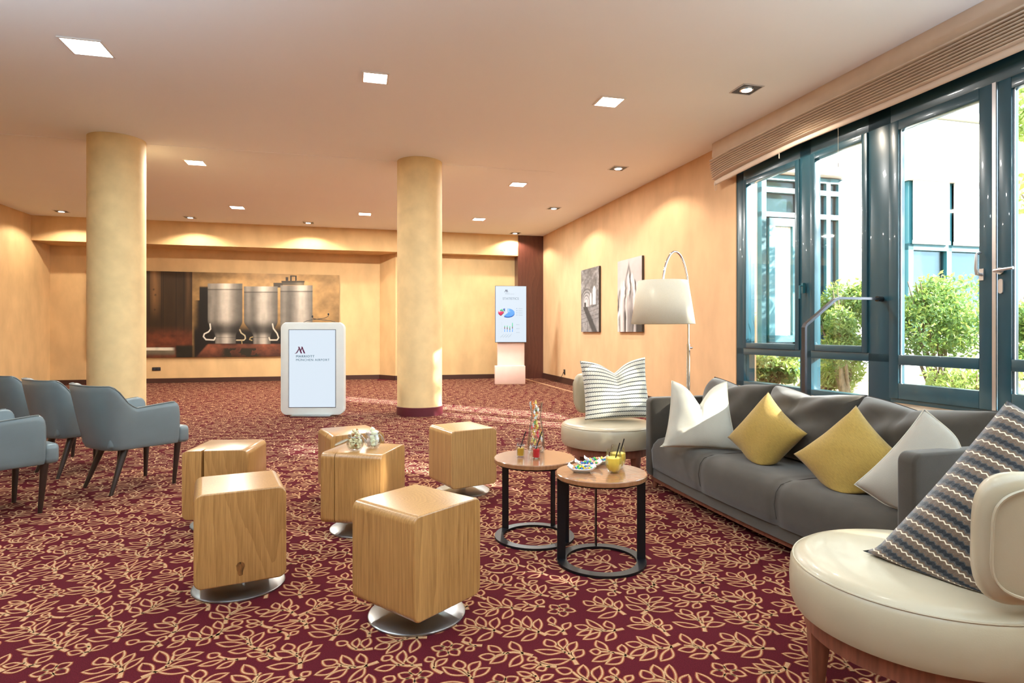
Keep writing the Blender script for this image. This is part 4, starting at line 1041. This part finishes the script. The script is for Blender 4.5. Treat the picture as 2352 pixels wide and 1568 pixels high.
# ------------------------------------------------------------------ screens
def flat_poly(poly, y, name, mat, parent):
    n = len(poly); m = MB(); m.add([(a, y, b) for a, b in poly]+[(a, y+.0008, b) for a, b in poly], [tuple(range(n)), tuple(range(2*n-1, n-1, -1))]+[(i, i+n, (i+1) % n+n, (i+1) % n) for i in range(n)])
    return m.build(name, mat, parent, autos=False)
def text(s, size, loc, mat, parent, name='lettering', align='LEFT', bold=0, rotp=0, spacing=1):
    cu = bpy.data.curves.new(name, 'FONT'); cu.body = s; cu.size = size; cu.align_x = align; cu.extrude = .0004; cu.space_character = spacing; cu.resolution_u = 3
    o = bpy.data.objects.new('tmp', cu); C.objects.link(o); bpy.context.view_layer.update()
    me = bpy.data.meshes.new_from_object(o.evaluated_get(bpy.context.evaluated_depsgraph_get())); bpy.data.objects.remove(o)
    if bold:      # heavier strokes: the outline doubled sideways
        bm = bmesh.new(); bm.from_mesh(me); g = bmesh.ops.duplicate(bm, geom=bm.verts[:]+bm.edges[:]+bm.faces[:])
        bmesh.ops.translate(bm, vec=(bold*2, 0, .0001), verts=[e for e in g['geom'] if isinstance(e, bmesh.types.BMVert)]); bm.to_mesh(me); bm.free()
    me.materials.clear(); me.materials.append(mat)
    q = bpy.data.objects.new(name, me); C.objects.link(q); q.parent = parent; q.location = loc; q.rotation_euler = (math.pi/2, 0, 0)
    if rotp: q.rotation_euler = (Matrix.Rotation(-rotp, 3, 'Y') @ Matrix.Rotation(math.pi/2, 3, 'X')).to_euler()
    return q
def emblem(x, z, s, y, mat, parent):
    """slanted double-stroke m with a curled left foot; s = height"""
    A = [[(.24,1),(.46,1),(.86,0),(.64,0)], [(.70,1),(.92,1),(1.32,0),(1.10,0)],
         [(.36,.80),(.44,.62),(.20,.18),(.06,.02),(-.22,-.04),(-.24,.02),(-.06,.08),(.04,.24)], [(.66,.62),(.76,.84),(.84,.66),(.62,.20),(.54,.36)]]
    for p in A: flat_poly([(x+a*s, z+b*s) for a, b in p], y, 'emblem_stroke', mat, parent)
# near totem
kx, ky = (720-1176)/F*8.72, 8.72
kt = thing('digital_lectern', 'white rounded lectern with a lit screen and two gooseneck microphones', 'lectern', (kx, ky, 0), R(1.5))
MB().prism(rpoly(-.447, .447, .02, 1.335, .09, 10), -.055, .055, 'y').build('housing', white_plastic, kt, bevel=.008)
MB().box(-.28, .28, -.16, .16, 0, .024).build('foot_plate', steel, kt, bevel=.003)
sc_ = MB().box(-.333, .333, -.060, -.052, .125, 1.235).build('screen_bezel', dark_edge, kt)
MB().box(-.326, .326, -.0625, -.058, .132, 1.228).build('screen', screen_m, kt)
emblem(-.222, .895, .095, -.0640, ink_purple, kt)
text('MARRIOTT', .046, (-.228, -.0640, .838), ink_teal, kt, bold=.0010, spacing=1.2)
text('MÜNCHEN AIRPORT', .044, (-.228, -.0640, .788), ink_teal, kt, bold=.0003, spacing=1.2)
MB().box(-.30, .30, .05, .36, 1.16, 1.22).build('desk_shelf', white_plastic, kt, bevel=.01)
MB().box(-.22, .22, .05, .20, .02, 1.16).build('rear_cabinet', white_plastic, kt, bevel=.01)
for P_ in ([(-.23, .20, 1.215), (-.235, .20, 1.325), (-.16, .21, 1.362), (-.08, .22, 1.380), (.09, .22, 1.400), (.145, .22, 1.425), (.152, .22, 1.445)],
           [(.287, .20, 1.215), (.290, .20, 1.325), (.24, .21, 1.350), (.187, .22, 1.362), (.03, .22, 1.382), (-.062, .22, 1.393), (-.080, .22, 1.412)]):
    g = MB().tube(P_, .0042, 8).build('gooseneck', socket_m, kt)
    e_ = Vector(P_[-1]); MB().tube([e_, e_+Vector((0,0,.006)), e_+Vector((0,0,.024)), e_+Vector((0,0,.030))], [.006, .012, .012, .006], 12).build('microphone', socket_m, g)
# far totem
Yf = 14.15; fx = (1172.5-1176)/F*Yf
ft = thing('statistics_display', 'far display stand showing pie and bar statistics near the pilaster', 'display', (fx, Yf, 0), R(6))
MB().box(-.30, .33, .02, .16, .0, .98).build('pillar', pink_plastic, ft, bevel=.006)
MB().box(-.37, .33, -.16, .04, .0, .42).build('plinth', pink_plastic, ft, bevel=.01)
MB().box(-.36, .37, -.04, .03, .955, 2.265).build('screen_housing', dark_edge, ft, bevel=.004)
MB().box(-.352, .362, -.044, -.039, .965, 2.257).build('screen', screen_m, ft)
yy = -.0455
emblem(-.14, 2.12, .06, yy, ink_navy, ft)
text('MARRIOTT', .020, (-.13, yy, 2.09), ink_gray, ft, spacing=1.2); text('MÜNCHEN AIRPORT', .020, (-.13, yy, 2.068), ink_gray, ft, spacing=1.2)
text('STATISTICS', .075, (.0, yy, 1.945), ink_gray, ft, align='CENTER', bold=.001)
def pie(cx, cz, rx, rz_, a0, a1, m, depth, md_):
    A = np.radians(np.linspace(a0, a1, 26)); P_ = [(cx, cz)]+[(cx+rx*math.cos(a), cz+rz_*math.sin(a)) for a in A]
    B_ = [(p[0], p[1]-depth) for p in P_]
    flat_poly(B_, yy, 'chart_shadow', md_, ft); flat_poly(P_, yy-.0012, 'chart_slice', m, ft)
pie(-.065, 1.645, .155, .095, -128, 93, ink_blue, .022, ink_dblue)
pie(-.15, 1.660, .14, .085, 162, 238, ink_red, .018, ink_brown)
pie(-.155, 1.675, .105, .065, 118, 158, ink_green, .010, ink_brown)
pie(-.135, 1.675, .08, .07, 88, 124, ink_dblue, .010, ink_navy)
for i in range(4):
    flat_poly([(.135, 1.735-i*.05), (.148, 1.735-i*.05), (.148, 1.748-i*.05), (.135, 1.748-i*.05)], yy, 'legend_key', ink_dblue, ft)
    text('%d. Quarter' % (i+1), .026, (.165, yy, 1.732-i*.05), ink_gray, ft)
for i, (b1, b2, b3) in enumerate(((.07, .04, .035), (.06, .05, .04), (.05, .03, .055), (.08, .04, .09))):
    x = -.15+i*.06; z = 1.20
    for h_, m in ((b1, ink_blue), (b2, ink_brown), (b3, ink_green)):
        flat_poly([(x, z), (x+.018, z), (x+.018, z+h_), (x, z+h_)], yy, 'chart_bar', m, ft); z += h_
    text('Category %d' % (i+1), .026, (x-.085, yy, 1.065), ink_gray, ft, rotp=R(45))
for i in range(6): text(str(i), .020, (-.215, yy, 1.195+i*.042), ink_gray, ft)
for i in range(3):
    text('Series %d' % (i+1), .026, (.13, yy, 1.36-i*.09), ink_gray, ft)

# ------------------------------------------------------------------ pictures
def vnoise(shape, cells, seed, oct_=4):
    r = np.random.default_rng(seed); out = np.zeros(shape); amp = 1; tot = 0
    for o in range(oct_):
        cy, cx = max(2, int(cells[0]*2**o)), max(2, int(cells[1]*2**o)); g = r.random((cy+2, cx+2))
        y = np.linspace(0, cy, shape[0]); x = np.linspace(0, cx, shape[1]); yi = np.minimum(y.astype(int), cy-1); xi = np.minimum(x.astype(int), cx-1)
        fy = (y-yi)[:, None]; fx_ = (x-xi)[None]; fy = fy*fy*(3-2*fy); fx_ = fx_*fx_*(3-2*fx_)
        v = (g[yi][:, xi]*(1-fy)*(1-fx_)+g[yi+1][:, xi]*fy*(1-fx_)+g[yi][:, xi+1]*(1-fy)*fx_+g[yi+1][:, xi+1]*fy*fx_)
        out += v*amp; tot += amp; amp *= .5
    return out/tot
def sm(x, a, b):
    t = np.clip((x-a)/(b-a+1e-9), 0, 1); return t*t*(3-2*t)
def picture(name, label, p00, du_, width, height, paint, nx, nz, thick=.04, mat=None):
    """p00 = lower left corner (world), du_ = unit direction to the right, image painted on a fine vertex grid"""
    ang = math.atan2(du_[1], du_[0]); t = thing(name, label, 'picture', p00, ang)
    MB().box(0, width, .001, thick, 0, height).build('panel_edge', simple('picture_edge', (.035,.028,.022), .5), t)
    a = np.linspace(0, 1, nx); b = np.linspace(0, 1, nz); B_, A_ = np.meshgrid(b, a, indexing='ij'); col = paint(A_, B_)
    V = np.stack([A_*width, np.full_like(A_, -.0008), B_*height], -1).reshape(-1, 3); idx = np.arange(nx*nz).reshape(nz, nx)
    q = np.stack([idx[:-1, :-1], idx[:-1, 1:], idx[1:, 1:], idx[1:, :-1]], -1).reshape(-1, 4)
    npmesh('printed_image', V, q, mat, t, False, cols=np.clip(col, 0, 1).reshape(-1, 3)); return t
print_m = vcol_mat('matte_print', .45)
def s2l(c): c = np.asarray(c, float)/255; return np.where(c <= .04045, c/12.92, ((c+.055)/1.055)**2.4)
PU0, PU1, PZ0, PZ1, PV = -5.92, -.38, .60, 2.62, VB-.045
def paint_cans(A, B):
    u = PU0+A*(PU1-PU0); z = PZ0+B*(PZ1-PZ0); x = .9683*u-.2497*PV; y = .2497*u+.9683*PV
    X = ((1176+F*x/y)-330)*4.021; Yp = ((HOR-F*(z-EYE)/y)-590)*4.021        # the zoomed-in drawing frame
    sh = A.shape; n1 = vnoise(sh, (6, 16), 1); n2 = vnoise(sh, (20, 50), 2, 3); n3 = vnoise(sh, (3, 60), 3, 3)
    col = np.zeros(sh+(3,))
    def put(mask, c, tex=None):
        nonlocal col
        c = np.broadcast_to(np.asarray(c, float), col.shape)
        if tex is not None: c = c*tex[..., None]
        col = col*(1-mask[..., None])+c*mask[..., None]
    # plaster
    base = s2l((176, 138, 86)); put(np.ones(sh), base, (.42+.9*n1)*(.75+.5*n2)*(1-.45*sm(X, 900, 480))*(1-.35*sm(Yp, 250, 700)*(X > 1500)))
    # planks
    pm = sm(X, 452, 445); lightk = np.exp(-((X-105)/45)**2)*sm(Yp, 620, 300)*1.3+.35*np.exp(-((X-410)/22)**2)*sm(Yp, 700, 300)
    put(pm, s2l((96, 68, 40)), (.22+lightk)*(.6+.8*n3))
    for e in (50, 165, 180, 300, 372): put(pm*np.exp(-((X-e)/4)**2), s2l((18, 12, 8)))
    for (kx_, ky_) in ((92, 300), (108, 350), (103, 487), (225, 210)): put(np.exp(-((X-kx_)/9)**2-((Yp-ky_)/9)**2), s2l((50, 32, 18)))
    put(pm*sm(Yp, 620, 760)*.75, s2l((110, 52, 30)), .3+1.1*n2)
    put(pm*sm(X, -400, -560), s2l((60, 44, 30)), .4+n2)
    # cast shadow of first can
    put(sm(X, 450+60*(Yp < 400), 520)*sm(X, 660, 600)*sm(Yp, 262, 285), s2l((16, 12, 9)))
    put(sm(X, 440, 480)*sm(X, 1500, 1400)*sm(Yp, 560, 700), s2l((14, 11, 9)))
    # stone bench
    bn = sm(Yp, 795, 812)*sm(X, 470+.9*(925-Yp), 500+.9*(925-Yp)); put(bn, s2l((122, 68, 46)), (.25+1.3*n2*n1*1.6)*(1-.6*sm(Yp, 850, 925)))
    put(sm(Yp, 830, 850)*sm(X, 690, 760)*sm(X, 1110, 1040)*(n2 > .45), s2l((34, 28, 16)))
    # white trough at lower left
    put(sm(Yp, 832, 840)*sm(Yp, 866, 860)*sm(X, 300, 250), s2l((206, 198, 178)), .8+.3*n2); put(sm(Yp, 862, 868)*sm(Yp, 925, 880)*sm(X, 310, 270), s2l((120, 108, 88)), .35+.6*n1)
    put(sm(Yp, 800, 830)*sm(X, 285, 310)*sm(X, 475, 440)*1.0, s2l((22, 20, 12)), .4+1.4*n2)
    def can(x0, x1, yt, yr, ys, yn, yb, nx0, nx1, hi):
        t = sm(Yp, ys, yn); w = sm(t*0+Yp, ys, yn)
        L = x0+(nx0-x0)*w; Rr_ = x1+(nx1-x1)*w
        q = (X-L)/(Rr_-L+1e-6); inside = sm(q, -.01, .01)*sm(q, 1.01, .99)*sm(Yp, yt-6, yt)*sm(Yp, yb+4, yb-2)
        shade = .22+.95*np.exp(-((q-hi)/.22)**2)+.28*np.exp(-((q-.12)/.10)**2); shade = shade*(.78+.45*n3)*(.85+.3*n2)
        dark = 1-.82*sm(Yp, ys-30, (ys+yn)/2)*sm(Yp, yn+10, (ys+yn)/2+25)
        put(inside, s2l((168, 160, 148)), shade*dark)
        put(inside*np.exp(-((Yp-yr)/5)**2)*.75, s2l((40, 34, 28))); put(inside*sm(Yp, yr, yr-12)*.4, s2l((190, 182, 168)), shade*1.2)
        put(inside*np.exp(-((Yp-yn-8)/4)**2)*.5, s2l((30, 28, 26)))
    put(sm(X, 1270, 1280)*sm(X, 1485, 1478)*sm(Yp, 218, 224)*sm(Yp, 262, 256), s2l((110, 98, 78)), .4+.9*np.exp(-((X-1440)/40)**2)); put(sm(X, 1268, 1274)*sm(X, 1490, 1484)*np.exp(-((Yp-228)/7)**2), s2l((40, 32, 22)))
    put(sm(X, 1195, 1202)*sm(X, 1290, 1280)*sm(Yp, 236, 240)*sm(Yp, 285, 280), s2l((60, 50, 36)))
    put(sm(X, 1310, 1313)*sm(X, 1336, 1333)*sm(Yp, 184, 187)*sm(Yp, 222, 218), s2l((48, 38, 26)))
    ring = ((X > 1352)*(X < 1414)*(Yp > 170)*(Yp < 220)*((X < 1366)+(X > 1400)+(Yp < 182) > 0)).astype(float); put(ring, s2l((36, 28, 18)))
    can(1262, 1560, 265, 318, 640, 760, 800, 1300, 1500, .66)
    can(592, 912, 248, 300, 590, 735, 798, 660, 850, .52)
    can(926, 1238, 275, 325, 590, 735, 802, 1012, 1172, .60)
    def stroke(pts, w, c):
        d = np.full(sh, 1e9)
        for (ax, ay), (bx, by) in zip(pts[:-1], pts[1:]):
            L2 = (bx-ax)**2+(by-ay)**2; tt = np.clip(((X-ax)*(bx-ax)+(Yp-ay)*(by-ay))/L2, 0, 1); d = np.minimum(d, np.hypot(X-ax-tt*(bx-ax), Yp-ay-tt*(by-ay)))
        put(sm(d, w, w*.5), s2l(c))
    stroke([(613, 618), (618, 665), (600, 690), (560, 710), (552, 735), (575, 762), (650, 766), (660, 745)], 8, (205, 200, 188))
    stroke([(888, 672), (900, 700), (935, 725), (940, 752), (925, 768), (858, 768)], 7, (185, 172, 140)); stroke([(905, 768), (908, 800)], 6, (150, 130, 90))
    stroke([(1006, 738), (985, 745), (978, 762), (1000, 770)], 6, (160, 140, 95))
    stroke([(1190, 618), (1198, 660), (1232, 705), (1246, 745), (1232, 766), (1165, 766), (1158, 745)], 8, (200, 192, 175))
    return col*1.0
pc = picture('milk_can_picture', 'wide picture of three upturned milk cans on the back wall', W(PU0, PV, PZ0), (.9683, .2497), PU1-PU0, PZ1-PZ0, paint_cans, 620, 226, .04, print_m)
def paint_vault(A, B):
    sh = A.shape; n1 = vnoise(sh, (10, 5), 11); n2 = vnoise(sh, (30, 12), 12, 3); g = .06+.30*n1*n2*2; x = A; y = 1-B
    def put(g, m, val): return g*(1-m)+val*m
    g = put(g, sm(y, .60, .62), .14+.22*n2)
    # arches (nested), bright openings at right
    for k, (cx, cy, w, h_) in enumerate(((.34, .52, .33, .20), (.33, .53, .25, .16), (.31, .54, .17, .12), (.30, .55, .10, .08))):
        d = np.hypot((x-cx)/w, np.minimum(0, (y-cy))/h_)+(np.maximum(0, y-cy) > .06)*3; g = put(g, sm(d, 1.0, .95)*(y < .60), .22+.09*k+.1*n2); g = put(g, np.exp(-((d-1)/.06)**2)*(y < .60), .08)
    g = put(g, sm(x, .66, .68)*sm(x, .84, .82)*sm(y, .28+1.2*(x-.75)**2*8, .30+1.2*(x-.75)**2*8)*sm(y, .58, .57), .85)
    g = put(g, sm(x, .52, .53)*sm(x, .61, .60)*sm(y, .38, .41)*sm(y, .58, .57), .70)
    g = put(g, sm(x, .18, .20)*sm(x, .30, .28)*sm(y, .52, .54)*sm(y, .64, .62), .015)
    for yy_ in (.615, .68, .76, .82): g = put(g, np.exp(-((y-yy_+.08*(x-.5))/.004)**2)*.8, .03)
    for xx_ in (.38, .05): g = put(g, np.exp(-((x-xx_)/.012)**2)*(y > .82)*.8, .03)
    d = np.abs(x-(.24+1.35*(y-.60))); g = put(g, sm(d, .15+.1*(y-.6), .10)*(y > .60)*.95, .03+.02*n2)
    c = np.stack([g*1.02, g*.97, g*.98], -1); return c
def paint_drape(A, B):
    sh = A.shape; n1 = vnoise(sh, (5, 3), 21); x = A; y = 1-B; g = .30+.22*n1
    def put(g, m, val): return g*(1-m)+val*m
    d = np.abs(x-.48)-.62*(y-.10); g = put(g, np.exp(-(d/.035)**2)*(y < .42)*.8, .05)
    inn = sm(np.abs(x-.50), .12+.42*sm(y, .16, .55)+.02, .08+.42*sm(y, .16, .55))*sm(y, .18, .24)
    folds = .42+.30*np.sin((x-.5)/(.10+.5*y)*9+2*n1*3)+.15*np.sin(x*60+n1*8)
    g = put(g, inn, np.clip(folds, .03, .75)); g = put(g, sm(x, .40, .44)*sm(x, .74, .60)*sm(y, .42, .60)*.85, .04+.2*n1)
    g = put(g, np.exp(-((x-.19)/.075)**2)*sm(y, .22, .4), .62); g = put(g, np.exp(-((x-.33)/.05)**2)*sm(y, .6, .75), .03)
    g = put(g, np.exp(-((x-.46)/.12)**2-((y-.62)/.10)**2), .30+.35*(n1-.4)); g = put(g, sm(x, .72, .80)*sm(y, .86, .9), .03)
    c = np.stack([g*1.04, g*.95, g*.93], -1); return c
dirR = (.2497, -.9683)
# on the right wall the picture's left edge is the farther one
picture('vault_picture', 'narrow black and white picture of an arched passage on the right wall', W(UR-.045, 12.25, 1.2), dirR, .98, 1.31, paint_vault, 70, 150, .04, print_m)
picture('drapery_picture', 'narrow black and white picture of draped cloth behind the lamp shade', W(UR-.045, 10.38, 1.2), dirR, .98, 1.29, paint_drape, 80, 150, .04, print_m)

# ------------------------------------------------------------------ sockets
u, v, z = wallpt(359.5, 847, v=VB)
o = thing('double_socket', 'black double wall socket under the milk can picture', 'socket', W(u, VB, z), RZ)
MB().box(-.09, .09, -.012, 0, -.04, .04).build('plate', socket_m, o, bevel=.003)
for s in (-1, 1): MB().tube([(s*.042, -.013, 0), (s*.042, -.010, 0)], .024, 20).build('outlet', dark_edge, o)
u, v, z = wallpt(1297, 854, u=UR)
o = thing('wall_socket', 'black wall socket with a plugged-in cord on the right wall', 'socket', W(UR, v, z), RZ)
MB().box(-.012, 0, -.045, .045, -.06, .06).build('plate', socket_m, o, bevel=.003)
cd = MB().tube([(-.03, 0, 0), (-.05, .06, -.10), (-.045, .30, -.20), (-.04, .75, z*0-.30)], .006, 8).build('power_cord', socket_m, o)
